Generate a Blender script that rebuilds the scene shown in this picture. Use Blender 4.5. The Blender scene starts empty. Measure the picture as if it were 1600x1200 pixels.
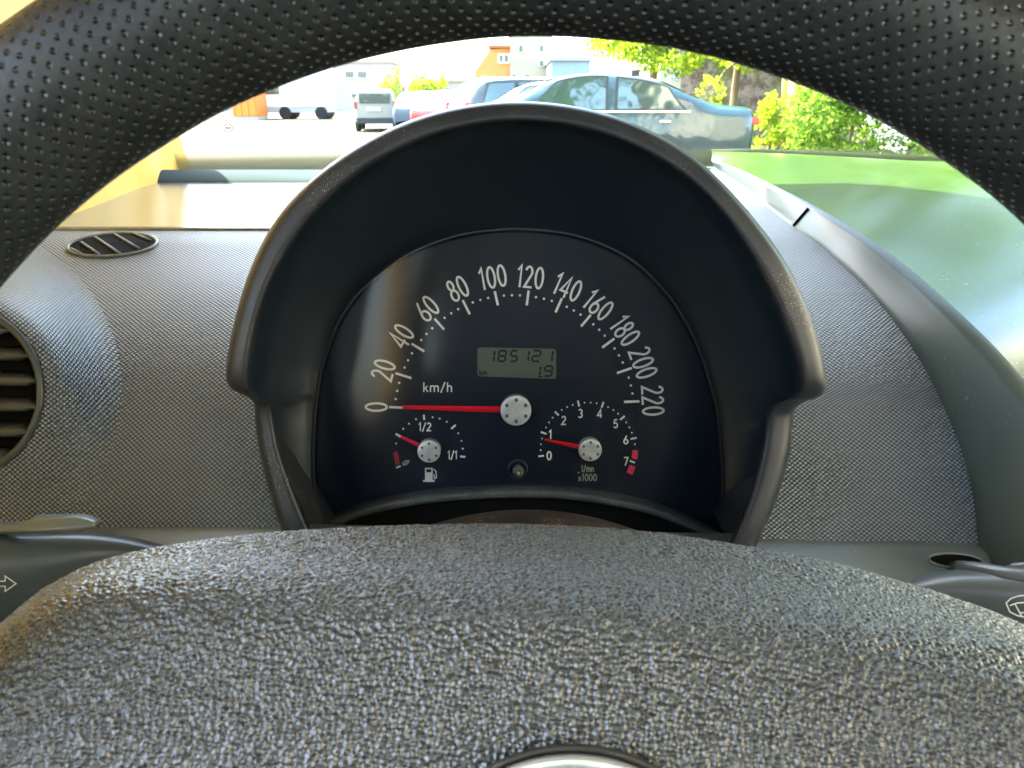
import bpy, bmesh, math, random
from mathutils import Vector, Matrix, noise
random.seed(7)
R = math.radians
S = bpy.context.scene
C = S.collection

# ------------------------------------------------------------------ camera, world, sun, exposure
PITCH = R(21.1)
FPX = 1155.0
CAM = Vector((0, 0, 1.15))
cam = bpy.data.cameras.new('camera')
co = bpy.data.objects.new('camera', cam); C.objects.link(co)
co.location = CAM
co.rotation_euler = (R(90) - PITCH, 0, 0)
cam.sensor_width = 36; cam.lens = 36 * FPX / 1600
cam.clip_start = 0.01; cam.clip_end = 600
cam.dof.use_dof = True; cam.dof.focus_distance = 0.42
cam.dof.aperture_fstop = cam.lens / 1000 / 0.0009 * 1.0
S.camera = co

SUN_EL, SUN_AZ = R(58), R(-60)       # azimuth to the right of straight ahead
w = bpy.data.worlds.new('World'); S.world = w; w.use_nodes = True
nt = w.node_tree; nt.nodes.clear()
sky = nt.nodes.new('ShaderNodeTexSky'); sky.sky_type = 'NISHITA'; sky.sun_disc = False
sky.sun_elevation = SUN_EL; sky.sun_rotation = SUN_AZ
sky.air_density = 1.0; sky.dust_density = 3.0; sky.ozone_density = 1.0
bg = nt.nodes.new('ShaderNodeBackground'); bg.inputs[1].default_value = 0.15
wo = nt.nodes.new('ShaderNodeOutputWorld')
nt.links.new(sky.outputs[0], bg.inputs[0]); nt.links.new(bg.outputs[0], wo.inputs[0])
sl = bpy.data.lights.new('sun', 'SUN'); sl.energy = 3.6; sl.angle = R(0.5); sl.color = (1, .92, .78)
so = bpy.data.objects.new('sun', sl); C.objects.link(so)
sd = Vector((math.sin(SUN_AZ) * math.cos(SUN_EL), math.cos(SUN_AZ) * math.cos(SUN_EL), math.sin(SUN_EL)))
so.rotation_euler = sd.to_track_quat('Z', 'Y').to_euler()
S.view_settings.view_transform = 'Standard'
try: S.view_settings.look = 'None'
except Exception: pass
S.view_settings.gamma = 1; S.view_settings.use_curve_mapping = False
S.view_settings.exposure = 4.0
try:
    S.view_settings.use_white_balance = True; S.view_settings.white_balance_temperature = 6650; S.view_settings.white_balance_tint = 6
except Exception: pass
S.render.engine = 'CYCLES'
S.cycles.use_denoising = True
S.cycles.max_bounces = 8; S.cycles.transparent_max_bounces = 16
S.cycles.diffuse_bounces = 4; S.cycles.glossy_bounces = 3
S.cycles.caustics_reflective = False; S.cycles.caustics_refractive = False
S.cycles.sample_clamp_indirect = 6

# ------------------------------------------------------------------ measuring helpers
FW = Vector((0, math.cos(PITCH), -math.sin(PITCH)))
UP = Vector((0, math.sin(PITCH), math.cos(PITCH)))
RT = Vector((1, 0, 0))
def D(px, py): return RT * ((px - 800) / FPX) + UP * ((600 - py) / FPX) + FW
def P(px, py, t): return CAM + D(px, py) * t
def PY(px, py, y):
    d = D(px, py); return CAM + d * (y / d.y)
def PZ(px, py, z):
    d = D(px, py); return CAM + d * ((z - CAM.z) / d.z)
def interp(tab, x):
    if x <= tab[0][0]: return tab[0][1]
    for (a, b), (c, d) in zip(tab, tab[1:]):
        if x <= c: return b + (d - b) * (x - a) / (c - a)
    return tab[-1][1]
def cr(pts, n, closed=False):
    """Catmull-Rom through tuples/vectors -> list of Vector-like lists, n per span."""
    m = len(pts); out = []
    rng = range(m if closed else m - 1)
    for i in rng:
        g = lambda k: pts[k % m] if closed else pts[max(0, min(m - 1, k))]
        p0, p1, p2, p3 = g(i - 1), g(i), g(i + 1), g(i + 2)
        for j in range(n):
            t = j / n
            out.append([0.5 * (2 * b + (c - a) * t + (2 * a - 5 * b + 4 * c - d) * t * t + (-a + 3 * b - 3 * c + d) * t ** 3)
                        for a, b, c, d in zip(p0, p1, p2, p3)])
    if not closed: out.append(list(pts[-1]))
    return out
def smooth_tab(tab, n=12):
    return [tuple(p) for p in cr(tab, n)]

# ------------------------------------------------------------------ object helpers
def props(o, label=None, cat=None, group=None, kind=None):
    if label: o['label'] = label
    if cat: o['category'] = cat
    if group: o['group'] = group
    if kind: o['kind'] = kind
    return o
def link_mesh(name, me, mat, parent=None, smooth=True):
    o = bpy.data.objects.new(name, me); C.objects.link(o)
    if mat: me.materials.append(mat)
    if smooth:
        me.polygons.foreach_set('use_smooth', [True] * len(me.polygons))
    if parent:
        o.parent = parent
        b = parent
        base = Vector()
        while b: base = base + b.location; b = b.parent
        # children meshes are written in world space; undo the parents' offset
        me.transform(Matrix.Translation(-base))
    return o
def empty(name, loc, *a, **k):
    o = bpy.data.objects.new(name, None); C.objects.link(o); o.location = loc
    o.empty_display_size = .05
    return props(o, *a, **k)
def pydata(name, vs, fs, mat, parent=None, smooth=True, uvs=None):
    me = bpy.data.meshes.new(name)
    me.from_pydata([tuple(v) for v in vs], [], fs)
    if uvs:
        l = me.uv_layers.new(name='UVMap')
        for lp in me.loops: l.data[lp.index].uv = uvs[lp.vertex_index]
    me.validate(); me.update()
    return link_mesh(name, me, mat, parent, smooth)
def grid(name, rows, mat, parent=None, close_u=False, close_v=False, uvs=None, smooth=True, flip=False, orient='cam'):
    """rows: list of equal-length point lists."""
    n = len(rows); m = len(rows[0]); vs = [p for r in rows for p in r]; fs = []
    for i in range(n if close_v else n - 1):
        for j in range(m if close_u else m - 1):
            a, b = i * m + j, i * m + (j + 1) % m
            c, d = ((i + 1) % n) * m + (j + 1) % m, ((i + 1) % n) * m + j
            fs.append((a, b, c, d))
    # consistent outward / driver-facing normals
    tot = 0.0
    for f in fs:
        a, b, c, d = (Vector(vs[k]) for k in f)
        nn = (c - a).cross(d - b)
        tot += nn.dot(a if orient == 'vol' else (CAM - a))
    if tot < 0: fs = [f[::-1] for f in fs]
    if uvs is None:   # metric uv: running lengths
        uvs = []
        acc = 0
        for i, r in enumerate(rows):
            if i: acc += (Vector(rows[i][m // 2]) - Vector(rows[i - 1][m // 2])).length
            u = 0
            for j in range(m):
                if j: u += (Vector(r[j]) - Vector(r[j - 1])).length
                uvs.append((u, acc))
    return pydata(name, vs, fs, mat, parent, smooth, uvs)
def bm_obj(name, bm, mat, parent=None, smooth=False):
    me = bpy.data.meshes.new(name); bm.to_mesh(me); bm.free()
    return link_mesh(name, me, mat, parent, smooth)
def add_box(bm, c, s, bev=0, rz=0, mat=None):
    r = bmesh.ops.create_cube(bm, size=1)
    vs = r['verts']
    M = Matrix.Translation(c) @ Matrix.Rotation(rz, 4, 'Z') @ (mat or Matrix()) @ Matrix.Diagonal((s[0], s[1], s[2], 1))
    bmesh.ops.transform(bm, matrix=M, verts=vs)
    if bev:
        es = list({e for v in vs for e in v.link_edges})
        bmesh.ops.bevel(bm, geom=es, offset=bev, segments=2, affect='EDGES', profile=.7)
def tube(name, pts, rad, mat, parent=None, seg=12, closed=False, bm=None, caps=True):
    """Tube along 3-D points; rad float or list."""
    pts = [Vector(p) for p in pts]; n = len(pts)
    rs = rad if isinstance(rad, (list, tuple)) else [rad] * n
    rows = []; prev = None
    for i, p in enumerate(pts):
        a = pts[(i - 1) % n] if (closed or i) else p
        b = pts[(i + 1) % n] if (closed or i < n - 1) else p
        t = (b - a).normalized()
        ref = prev if prev is not None else (Vector((0, 0, 1)) if abs(t.z) < .9 else Vector((1, 0, 0)))
        x = (ref - t * ref.dot(t)).normalized(); y = t.cross(x); prev = x
        rows.append([p + (x * math.cos(k * 2 * math.pi / seg) + y * math.sin(k * 2 * math.pi / seg)) * rs[i] for k in range(seg)])
    own = bm is None
    if own: bm = bmesh.new()
    V = [[bm.verts.new(q) for q in r] for r in rows]
    for i in range(n if closed else n - 1):
        for k in range(seg):
            bm.faces.new((V[i][k], V[i][(k + 1) % seg], V[(i + 1) % n][(k + 1) % seg], V[(i + 1) % n][k]))
    if caps and not closed:
        bm.faces.new(V[0][::-1]); bm.faces.new(V[-1])
    if own:
        bmesh.ops.recalc_face_normals(bm, faces=bm.faces)
        return bm_obj(name, bm, mat, parent, True)

# ------------------------------------------------------------------ materials
def rgb(r, g, b): return (r, g, b, 1)
class M:
    """Small node-tree wrapper."""
    def __init__(s, name, col, rough=.5, spec=.5, metal=0, coat=0, coat_rough=.1, emit=None):
        m = bpy.data.materials.new(name); m.use_nodes = True; s.m = m; s.t = m.node_tree
        s.b = s.t.nodes['Principled BSDF']; s.o = s.t.nodes['Material Output']
        s.b.inputs['Base Color'].default_value = rgb(*col)
        s.b.inputs['Roughness'].default_value = rough
        s.b.inputs['Specular IOR Level'].default_value = spec
        s.b.inputs['Metallic'].default_value = metal
        s.b.inputs['Coat Weight'].default_value = coat
        s.b.inputs['Coat Roughness'].default_value = coat_rough
        s.col = col; s.rough = rough
        s.tc = s.n('ShaderNodeTexCoord')
        s.nrm = None
    def n(s, typ, **k):
        nd = s.t.nodes.new(typ)
        for a, v in k.items(): setattr(nd, a, v)
        return nd
    def l(s, a, b): s.t.links.new(a, b)
    def val(s, sock, v): sock.default_value = v
    def math(s, op, a, b=None, clamp=False):
        nd = s.n('ShaderNodeMath', operation=op, use_clamp=clamp)
        for i, x in enumerate((a, b)):
            if x is None: continue
            if isinstance(x, (int, float)): nd.inputs[i].default_value = x
            else: s.l(x, nd.inputs[i])
        return nd.outputs[0]
    def noise(s, scale, detail=4, rough=.6, coord='Object', sc3=None):
        nd = s.n('ShaderNodeTexNoise'); nd.inputs['Scale'].default_value = scale
        nd.inputs['Detail'].default_value = detail; nd.inputs['Roughness'].default_value = rough
        src = s.tc.outputs[coord]
        if sc3:
            mp = s.n('ShaderNodeMapping'); mp.inputs['Scale'].default_value = sc3
            s.l(src, mp.inputs[0]); src = mp.outputs[0]
        s.l(src, nd.inputs['Vector'])
        return nd.outputs['Fac']
    def ramp(s, fac, lo, hi, a=0.0, b=1.0):
        nd = s.n('ShaderNodeMapRange'); nd.interpolation_type = 'SMOOTHSTEP'
        s.l(fac, nd.inputs[0]); nd.inputs[1].default_value = lo; nd.inputs[2].default_value = hi
        nd.inputs[3].default_value = a; nd.inputs[4].default_value = b
        return nd.outputs[0]
    def mixcol(s, fac, ca, cb):
        nd = s.n('ShaderNodeMix', data_type='RGBA')
        if isinstance(fac, (int, float)): nd.inputs[0].default_value = fac
        else: s.l(fac, nd.inputs[0])
        for i, c in ((6, ca), (7, cb)):
            if isinstance(c, tuple): nd.inputs[i].default_value = rgb(*c)
            else: s.l(c, nd.inputs[i])
        return nd.outputs[2]
    def bump(s, h, strength, dist):
        nd = s.n('ShaderNodeBump'); nd.inputs['Strength'].default_value = strength
        nd.inputs['Distance'].default_value = dist
        s.l(h, nd.inputs['Height'])
        if s.nrm: s.l(s.nrm, nd.inputs['Normal'])
        s.nrm = nd.outputs[0]; s.l(s.nrm, s.b.inputs['Normal'])
        s.l(s.nrm, s.b.inputs['Coat Normal'])
        return s
    def wear(s, amount=.5, tone=(.35, .33, .27), scale=900, patch=30, lo=.66):
        """dust specks gathered in patches, plus slight tone drift"""
        a = s.ramp(s.noise(scale, 2, .5), lo, lo + .06)
        p = s.ramp(s.noise(patch, 3, .6), .45, .7)
        f = s.math('MULTIPLY', s.math('MULTIPLY', a, p), amount)
        drift = s.mixcol(s.ramp(s.noise(patch * .5, 4), .3, .7), tuple(c * .82 for c in s.col), tuple(min(1, c * 1.2) for c in s.col))
        s.l(s.mixcol(f, drift, tone), s.b.inputs['Base Color'])
        r = s.ramp(s.noise(patch * 2, 2, .5), .2, .8, s.rough * .95, min(1, s.rough * 1.08))
        s.l(r, s.b.inputs['Roughness'])
        return s

def dots(m, spacing, rot=45, coord='UV', aspect=1.0):
    """height of a regular grid of dots from metric uv: returns distance to nearest dot, in cell units"""
    mp = m.n('ShaderNodeMapping'); mp.inputs['Scale'].default_value = (1, aspect, 1)
    m.l(m.tc.outputs[coord], mp.inputs[0])
    mp2 = m.n('ShaderNodeMapping'); mp2.inputs['Rotation'].default_value = (0, 0, R(rot))
    m.l(mp.outputs[0], mp2.inputs[0])
    v = m.n('ShaderNodeTexVoronoi', voronoi_dimensions='2D'); v.inputs['Randomness'].default_value = 0.0
    v.inputs['Scale'].default_value = 1 / spacing
    m.l(mp2.outputs[0], v.inputs['Vector'])
    return v.outputs['Distance']

def mk_leather():
    m = M('rim_leather', (.016, .018, .018), .3, .55)
    d0 = dots(m, .0028, 38, aspect=1.0)
    # wobble of the hole outline
    hole = m.ramp(d0, .06, .27)                 # 0 in hole, 1 outside
    grain = m.noise(700, 3, .6)
    m.l(m.mixcol(hole, (.010, .011, .011), m.mixcol(m.ramp(m.noise(60, 4), .35, .7), (.007, .010, .010), (.013, .017, .017))), m.b.inputs['Base Color'])
    m.l(m.math('MULTIPLY', m.ramp(m.noise(160, 5), .3, .7, .38, .52), m.ramp(d0, .10, .30, .45, 1.0)), m.b.inputs['Roughness'])
    m.bump(hole, 1.0, .0014); m.bump(grain, .35, .0004)
    return m.m
def mk_pad():
    m = M('airbag_grain', (.05, .05, .05), .27, 1.0)
    mp = m.n('ShaderNodeMapping'); mp.inputs['Scale'].default_value = (1, 1, 1)
    nz = m.n('ShaderNodeTexNoise'); nz.inputs['Scale'].default_value = 260; nz.inputs['Detail'].default_value = 3
    m.l(m.tc.outputs['Object'], nz.inputs['Vector'])
    mx = m.n('ShaderNodeMix', data_type='VECTOR'); mx.inputs[0].default_value = .0022
    m.l(m.tc.outputs['Object'], mx.inputs[4]); m.l(nz.outputs['Color'], mx.inputs[5])
    v = m.n('ShaderNodeTexVoronoi', feature='SMOOTH_F1'); v.inputs['Scale'].default_value = 800
    v.inputs['Smoothness'].default_value = .35
    m.l(mx.outputs[1], v.inputs['Vector'])
    h = m.math('ADD', m.math('MULTIPLY', v.outputs['Distance'], -1.0), m.math('MULTIPLY', m.noise(1500, 3, .6), .6))
    m.l(m.mixcol(m.ramp(v.outputs['Distance'], .2, .6), (.072, .069, .067), (.030, .029, .029)), m.b.inputs['Base Color'])
    m.bump(m.noise(2600, 3, .6), .4, .0002)
    m.b.inputs['Sheen Weight'].default_value = .30; m.b.inputs['Sheen Roughness'].default_value = .35; m.b.inputs['Sheen Tint'].default_value = (1, .99, .92, 1)
    return m.m
def mk_fascia():
    m = M('fascia_grain', (.14, .14, .15), .36, .8)
    d0 = dots(m, .0023, 45, aspect=1.15)
    h = m.ramp(d0, .1, .62, 1, 0)
    m.l(m.mixcol(h, (.024, .027, .034), (.35, .385, .43)), m.b.inputs['Base Color'])
    m.bump(h, 1.0, .0012)
    return m.m
def mk_metal_knob():
    m = M('knob_silver', (.62, .61, .60), .35, .5, .35)
    m.wear(.3, (.3, .3, .3), 2500, 200)
    return m.m

mat = {}
mat['leather'] = mk_leather(); mat['pad'] = mk_pad(); mat['fascia'] = mk_fascia()
mat['hood_inner'] = (lambda m: m.bump(m.noise(1800, 2, .5), .15, .0002).m)(M('hood_plastic', (.006, .013, .020), .34, 1.0))
mat['hood'] = M('hood_rim_plastic', (.055, .055, .058), .36, .5).wear(.8, (.42, .36, .22), 1300, 22, .60).bump(M.noise, 0, 0).m if False else None
def mk_hood():
    m = M('hood_rim_plastic', (.017, .019, .025), .42, .45).wear(.6, (.60, .52, .30), 1500, 18, .63)
    # fine scratches
    sc = m.noise(500, 2, .5, sc3=(1, .12, .5))
    m.bump(m.noise(1400, 3, .6), .25, .0003)
    return m.m
mat['hood'] = mk_hood()
mat['shelf'] = M('dash_top_plastic', (.16, .15, .135), .22, .6).wear(.25, (.5, .48, .4), 900, 14, .68).bump(M('x', (0, 0, 0)).noise, 0, 0).m if False else None
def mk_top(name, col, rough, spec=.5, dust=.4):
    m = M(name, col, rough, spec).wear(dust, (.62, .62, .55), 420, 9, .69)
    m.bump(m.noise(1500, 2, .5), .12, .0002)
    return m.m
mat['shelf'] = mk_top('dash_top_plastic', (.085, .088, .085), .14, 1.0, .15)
mat['shelf_tree_tint'] = mk_top('dash_top_glossy', (.022, .055, .010), .20, 1.0, .9)  # green base paints the mirrored trees onto grey plastic
mat['ridge'] = mk_top('dash_ridge_plastic', (.042, .058, .050), .42, .6, .2)
mat['bar'] = mk_top('defroster_bar_plastic', (.030, .042, .048), .95, .03, .05)
mat['plastic'] = mk_top('panel_plastic', (.11, .125, .12), .38, .8, .25)
mat['stalk'] = mk_top('stalk_plastic', (.05, .06, .062), .33, .5, .25)
mat['black'] = M('deep_black_plastic', (.003, .003, .003), .8, .1).m
mat['shroud'] = M('dusty_shroud', (.022, .015, .013), .5, .4).wear(1.0, (.35, .3, .27), 1200, 50, .57).m
mat['cream'] = mk_top('pillar_trim_vinyl', (.80, .52, .14), .55, .3, .0)
mat['headliner'] = M('headliner_fabric', (.50, .49, .45), .9, .1).m
mat['dark_seat'] = M('seat_fabric', (.03, .03, .032), .9, .1).m
mat['yellow_trim'] = M('yellow_trim', (.75, .55, .12), .45, .4).m
mat['dial'] = M('dial_navy', (.0035, .0075, .017), .35, .4).m
mat['print'] = M('dial_print', (.78, .76, .70), .6, .3).m
mat['print_dim'] = M('dial_print_dim', (.35, .33, .26), .6, .3).m
mat['red'] = M('needle_red', (.85, .012, .03), .35, .5).m
mat['red_print'] = M('red_print', (.80, .03, .10), .5, .4).m
mat['red_dull'] = M('red_print_dull', (.30, .03, .025), .5, .4).m
mat['lcd'] = M('display_green', (.085, .100, .072), .35, .5).m
mat['lcd_ink'] = M('display_ink', (.006, .010, .008), .5, .3).m
mat['knob'] = mk_metal_knob()
mat['knob_hole'] = M('knob_dimple', (.10, .10, .10), .5, .4).m
mat['button'] = M('button_plastic', (.35, .35, .30), .25, .6, .5).m
mat['badge'] = M('badge_silver', (.80, .78, .76), .22, .5, .8).m
mat['icon'] = M('icon_print', (.55, .57, .56), .6, .3).m
mat['rubber'] = M('wiper_rubber', (.006, .008, .008), .6, .2).m
mat['frit'] = None
def mk_clear(name, refl, tint=(1, 1, 1), rough=.0, ior=1.45):
    m = bpy.data.materials.new(name); m.use_nodes = True; t = m.node_tree; t.nodes.clear()
    o = t.nodes.new('ShaderNodeOutputMaterial'); mx = t.nodes.new('ShaderNodeMixShader')
    tr = t.nodes.new('ShaderNodeBsdfTransparent'); gl = t.nodes.new('ShaderNodeBsdfGlossy')
    tr.inputs[0].default_value = rgb(*tint); gl.inputs['Roughness'].default_value = rough
    fr = t.nodes.new('ShaderNodeFresnel'); fr.inputs[0].default_value = ior
    mu = t.nodes.new('ShaderNodeMath'); mu.operation = 'MULTIPLY'; mu.inputs[1].default_value = refl
    t.links.new(fr.outputs[0], mu.inputs[0]); t.links.new(mu.outputs[0], mx.inputs[0])
    t.links.new(tr.outputs[0], mx.inputs[1]); t.links.new(gl.outputs[0], mx.inputs[2]); t.links.new(mx.outputs[0], o.inputs[0])
    return m
mat['glass'] = mk_clear('windscreen_glass', .6, (.93, .97, .94), .0)
mat['lens'] = mk_clear('lens_plastic', .6, (.95, .96, .97), .14)

# ------------------------------------------------------------------ stroke lettering
def arc(cx, cy, rx, ry, a0, a1, n=14):
    return [(cx + rx * math.cos(R(a0 + (a1 - a0) * i / n)), cy + ry * math.sin(R(a0 + (a1 - a0) * i / n))) for i in range(n + 1)]
G = {
 '0': (.56, [arc(.28, .5, .23, .46, 90, 450, 28)]),
 '1': (.34, [[(.02, .76), (.21, .97), (.21, 0)]]),
 '2': (.54, [arc(.26, .73, .20, .23, 165, -25, 12) + [(.04, .045), (.52, .045)]]),
 '3': (.52, [arc(.24, .74, .19, .22, 150, -80, 12) , arc(.23, .28, .22, .24, 80, -150, 12)]),
 '4': (.56, [[(.40, 0), (.40, .97), (.03, .27), (.54, .27)]]),
 '5': (.52, [[(.46, .955), (.15, .955), (.09, .56)] + arc(.24, .31, .22, .27, 110, -150, 14)]),
 '6': (.56, [[(.38, .98), (.08, .42)] + arc(.28, .28, .225, .24, 150, 510, 24)]),
 '7': (.50, [[(.02, .955), (.48, .955), (.16, 0)]]),
 '8': (.56, [arc(.28, .74, .17, .215, 90, 450, 20), arc(.28, .27, .22, .24, 90, 450, 22)]),
 '9': (.56, [[(.16, .0), (.46, .58)] + arc(.28, .70, .22, .25, -30, 330, 22)]),
 'k': (.48, [[(.07, 0), (.07, 1)], [(.40, .62), (.08, .30)], [(.20, .40), (.44, 0)]]),
 'm': (.86, [[(.07, 0), (.07, .66)], arc(.25, .45, .17, .19, 170, 0, 8) + [(.42, 0)], arc(.60, .45, .17, .19, 180, 0, 8) + [(.77, 0)]]),
 'n': (.52, [[(.07, 0), (.07, .66)], arc(.25, .43, .18, .21, 170, 0, 8) + [(.43, 0)]]),
 'h': (.52, [[(.07, 0), (.07, 1)], arc(.25, .43, .18, .21, 170, 0, 8) + [(.43, 0)]]),
 '/': (.44, [[(.02, -.08), (.40, 1.04)]]),
 'x': (.46, [[(.04, 0), (.42, .6)], [(.04, .6), (.42, 0)]]),
 ' ': (.3, []),
}
def ribbon(pts, w):
    """list of quads (each 4 pts) for a stroke with mitred joints"""
    pts = [Vector(p) for p in pts]; n = len(pts); L = []; Rr = []
    closed = (pts[0] - pts[-1]).length < 1e-6
    for i in range(n):
        a = pts[i - 1] if i else (pts[-2] if closed else None)
        b = pts[i + 1] if i < n - 1 else (pts[1] if closed else None)
        d1 = (pts[i] - a).normalized() if a is not None else None
        d2 = (b - pts[i]).normalized() if b is not None else None
        if d1 is None: d1 = d2
        if d2 is None: d2 = d1
        t = (d1 + d2)
        t = t.normalized() if t.length > 1e-4 else d1
        nn = Vector((-t.y, t.x)); k = max(.45, nn.dot(Vector((-d1.y, d1.x))))
        L.append(pts[i] + nn * (w / 2 / k)); Rr.append(pts[i] - nn * (w / 2 / k))
    return [(L[i], L[i + 1], Rr[i + 1], Rr[i]) for i in range(n - 1)]
def text_quads(s, cx, cy, h, rot=0, stroke=.12, sx=1.0, gap=.10):
    """quads in photograph pixels (y down); rot in degrees clockwise on the photo"""
    W = sum(G[c][0] * sx + gap for c in s) - gap
    x = -W / 2; out = []
    for c in s:
        wd, strokes = G[c]
        for st in strokes:
            for q in ribbon([Vector((x + p[0] * sx, p[1] - .5)) for p in st], stroke):
                out.append(q)
        x += wd * sx + gap
    ca, sa = math.cos(R(rot)), math.sin(R(rot))
    return [[(cx + (v.x * ca + v.y * sa) * h, cy + (v.x * sa - v.y * ca) * h) for v in q] for q in out]
def circ(cx, cy, r, n=14): return [(cx + r * math.cos(2 * math.pi * i / n), cy + r * math.sin(2 * math.pi * i / n)) for i in range(n)]
def decal(name, polys, mapf, mat_, parent, thick=.00012):
    """thin raised print: every polygon mapped with mapf(px,py,off)"""
    vs = []; fs = []
    for k, q in enumerate(polys):
        off = thick + k % 7 * .000004
        b = len(vs)
        a = sum(q[i][0] * q[(i + 1) % len(q)][1] - q[(i + 1) % len(q)][0] * q[i][1] for i in range(len(q)))
        if a > 0: q = q[::-1]
        vs += [mapf(x, y, off) for x, y in q]
        fs.append(tuple(range(b, b + len(q))))
    return pydata(name, vs, fs, mat_, parent, False)
def line(x0, y0, x1, y1, w):
    d = Vector((x1 - x0, y1 - y0)).normalized(); n = Vector((-d.y, d.x)) * w / 2
    return [(x0 + n.x, y0 + n.y), (x1 + n.x, y1 + n.y), (x1 - n.x, y1 - n.y), (x0 - n.x, y0 - n.y)]

# ================================================================== DASHBOARD
dash = empty('dashboard', P(800, 850, .43), 'dark grey grained car dashboard with a glossy flat top under the windscreen', 'dashboard')
FT = smooth_tab([(262, .95), (290, .80), (320, .70), (360, .60), (400, .555), (470, .505), (560, .47), (700, .445), (830, .43), (900, .425)])
def ft(py): return interp(FT, py)
# main grained fascia: one profile swept across the car
arcR0 = [(1118, 262), (1150, 284), (1185, 309), (1240, 352), (1300, 396), (1360, 452), (1420, 527), (1470, 612), (1505, 692), (1527, 770), (1537, 850), (1540, 900)]
def prof(py):
    p = P(800, py, ft(py)); return p.y, p.z
HOODL = [(360, 445), (420, 415), (500, 390), (560, 378), (625, 400), (650, 412), (700, 420), (770, 440), (830, 464), (900, 500)]
HOODR = [(268, 1085), (310, 1125), (360, 1165), (420, 1205), (500, 1245), (600, 1265), (635, 1225), (700, 1210), (770, 1195), (830, 1170), (900, 1140)]
pys_ = [360 + (900 - 360) * i / 90 for i in range(91)]
rows = []
for py in pys_[::-1]:
    y, z = prof(py)
    xe = (interp(HOODL, py) - 800) / FPX * ft(py)
    rows.append([Vector((-.62 + (xe + .62) * k / 24, y, z)) for k in range(25)])
uv = []; acc = 0
for i, r in enumerate(rows):
    if i: acc += (rows[i][0] - rows[i - 1][0]).length
    uv += [(p.x + .62, acc) for p in r]
grid('fascia_panel', rows, mat['fascia'], dash, uvs=uv)
# right-hand piece of the grained fascia, bounded by the round ridge
arcT = [(p[1], p[0]) for p in arcR0]
rows = []
for py in [268 + (900 - 268) * i / 90 for i in range(91)][::-1]:
    y, z = prof(py); t = ft(py)
    xr = (interp(arcT, py) + 6 - 800) / FPX * t
    x0_ = (interp(HOODR, py) - 800) / FPX * t
    rows.append([Vector((x0_ + (xr - x0_) * k / 24, y, z)) for k in range(25)])
uv = []
acc = 0
for i, r in enumerate(rows):
    if i: acc += (rows[i][0] - rows[i - 1][0]).length
    uv += [(p.x + .62, acc) for p in r]
grid('fascia_panel', rows, mat['fascia'], dash, uvs=uv)
# flat top on the driver's left, running to the windscreen
y0, z0 = prof(360)
def shelf_z(y): return z0 + .001 - .004 * max(0, (y - .62)) ** 1.0
xl = lambda y: -.392 - (y - .605) * .20
rows = []
for i in range(25):
    y = y0 + (1.00 - y0) * i / 24
    rows.append([Vector((xl(y) + ((.10 + (y - y0) * .75) - xl(y)) * k / 20, y, shelf_z(y))) for k in range(21)])
rows.insert(0, [Vector((p.x, p.y - .0005, p.z - .004)) for p in rows[0]])
grid('dash_top', rows, mat['shelf'], dash, flip=False)
# blue-grey defroster bar across the far edge of the top
bars = []
for x in [-.545 + (.36 + .545) * k / 30 for k in range(31)]:
    e = min(1, max(.0, (x + .545) / .05)) ** .5
    yb = .975
    cen = Vector((x, yb + .055, z0 - .003))
    bars.append([cen + Vector((0, -.055 * math.cos(a) * (0.55 + .45 * e), (.013 * math.sin(a)) * e)) for a in [R(180 * j / 14) for j in range(15)]])
grid('defroster_bar', bars, mat['bar'], dash)
grid('cowl_ledge', [[Vector((-.6, 1.10, z0 - .002)), Vector((1.6, 1.10, z0 - .002))], [Vector((-.6, 1.32, z0 - .006)), Vector((1.6, 1.32, z0 - .006))]], mat['bar'], dash)
# small oval side-window vent
def FS(px, py, off=0.0):
    return P(px, py, ft(py)) + Vector((0, -.35, .94)) * off
sv = props(empty('side_vent', Vector()), None)
sv.parent = dash; sv.location = (0, 0, 0)
def ell(cx, cy, a, b, rot, n=40):
    c, s = math.cos(R(rot)), math.sin(R(rot)); o = []
    for i in range(n):
        th = 2 * math.pi * i / n; u, v = a * math.cos(th), b * math.sin(th)
        o.append((cx + u * c - v * s, cy + u * s + v * c))
    return o
# (parented with zero local offset, so give its meshes world-relative data)
sv.location = P(176, 384, .57) - dash.location
E0 = ell(176, 384, 70, 17.5, -4)
tube('vent_ring', [FS(x, y, .0006) for x, y in E0], .0014, mat['plastic'], sv, 10, True)
pydata('vent_cavity', [FS(x, y, .0007) for x, y in ell(176, 384, 68, 16.5, -4)], [tuple(range(40))[::-1]], mat['black'], sv, False)
bm = bmesh.new()
for k in range(5):
    (ax_, ay_), (bx_, by_) = (((128, 381), (156, 400)), ((150, 373), (190, 400)), ((180, 368.5), (218, 391)), ((208, 366.5), (236, 378)), ((112, 391), (128, 399)))[k]
    a = FS(ax_, ay_, .0014); b = FS(bx_, by_, .0014)
    tube('', [a, b], .0011, None, bm=bm, seg=8)
bm_obj('vent_slats', bm, mat['plastic'], sv, True)
# big round air vent at the left edge
VC = P(-66, 612, .426); vr = 134 * .426 / FPX
av = empty('air_vent', VC - dash.location); av.parent = dash
def VP(r, a, dep): return VC + (RT * math.cos(a) + UP * math.sin(a)) * r + FW * dep
N = 72
angs = [2 * math.pi * i / N for i in range(N)]
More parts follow.
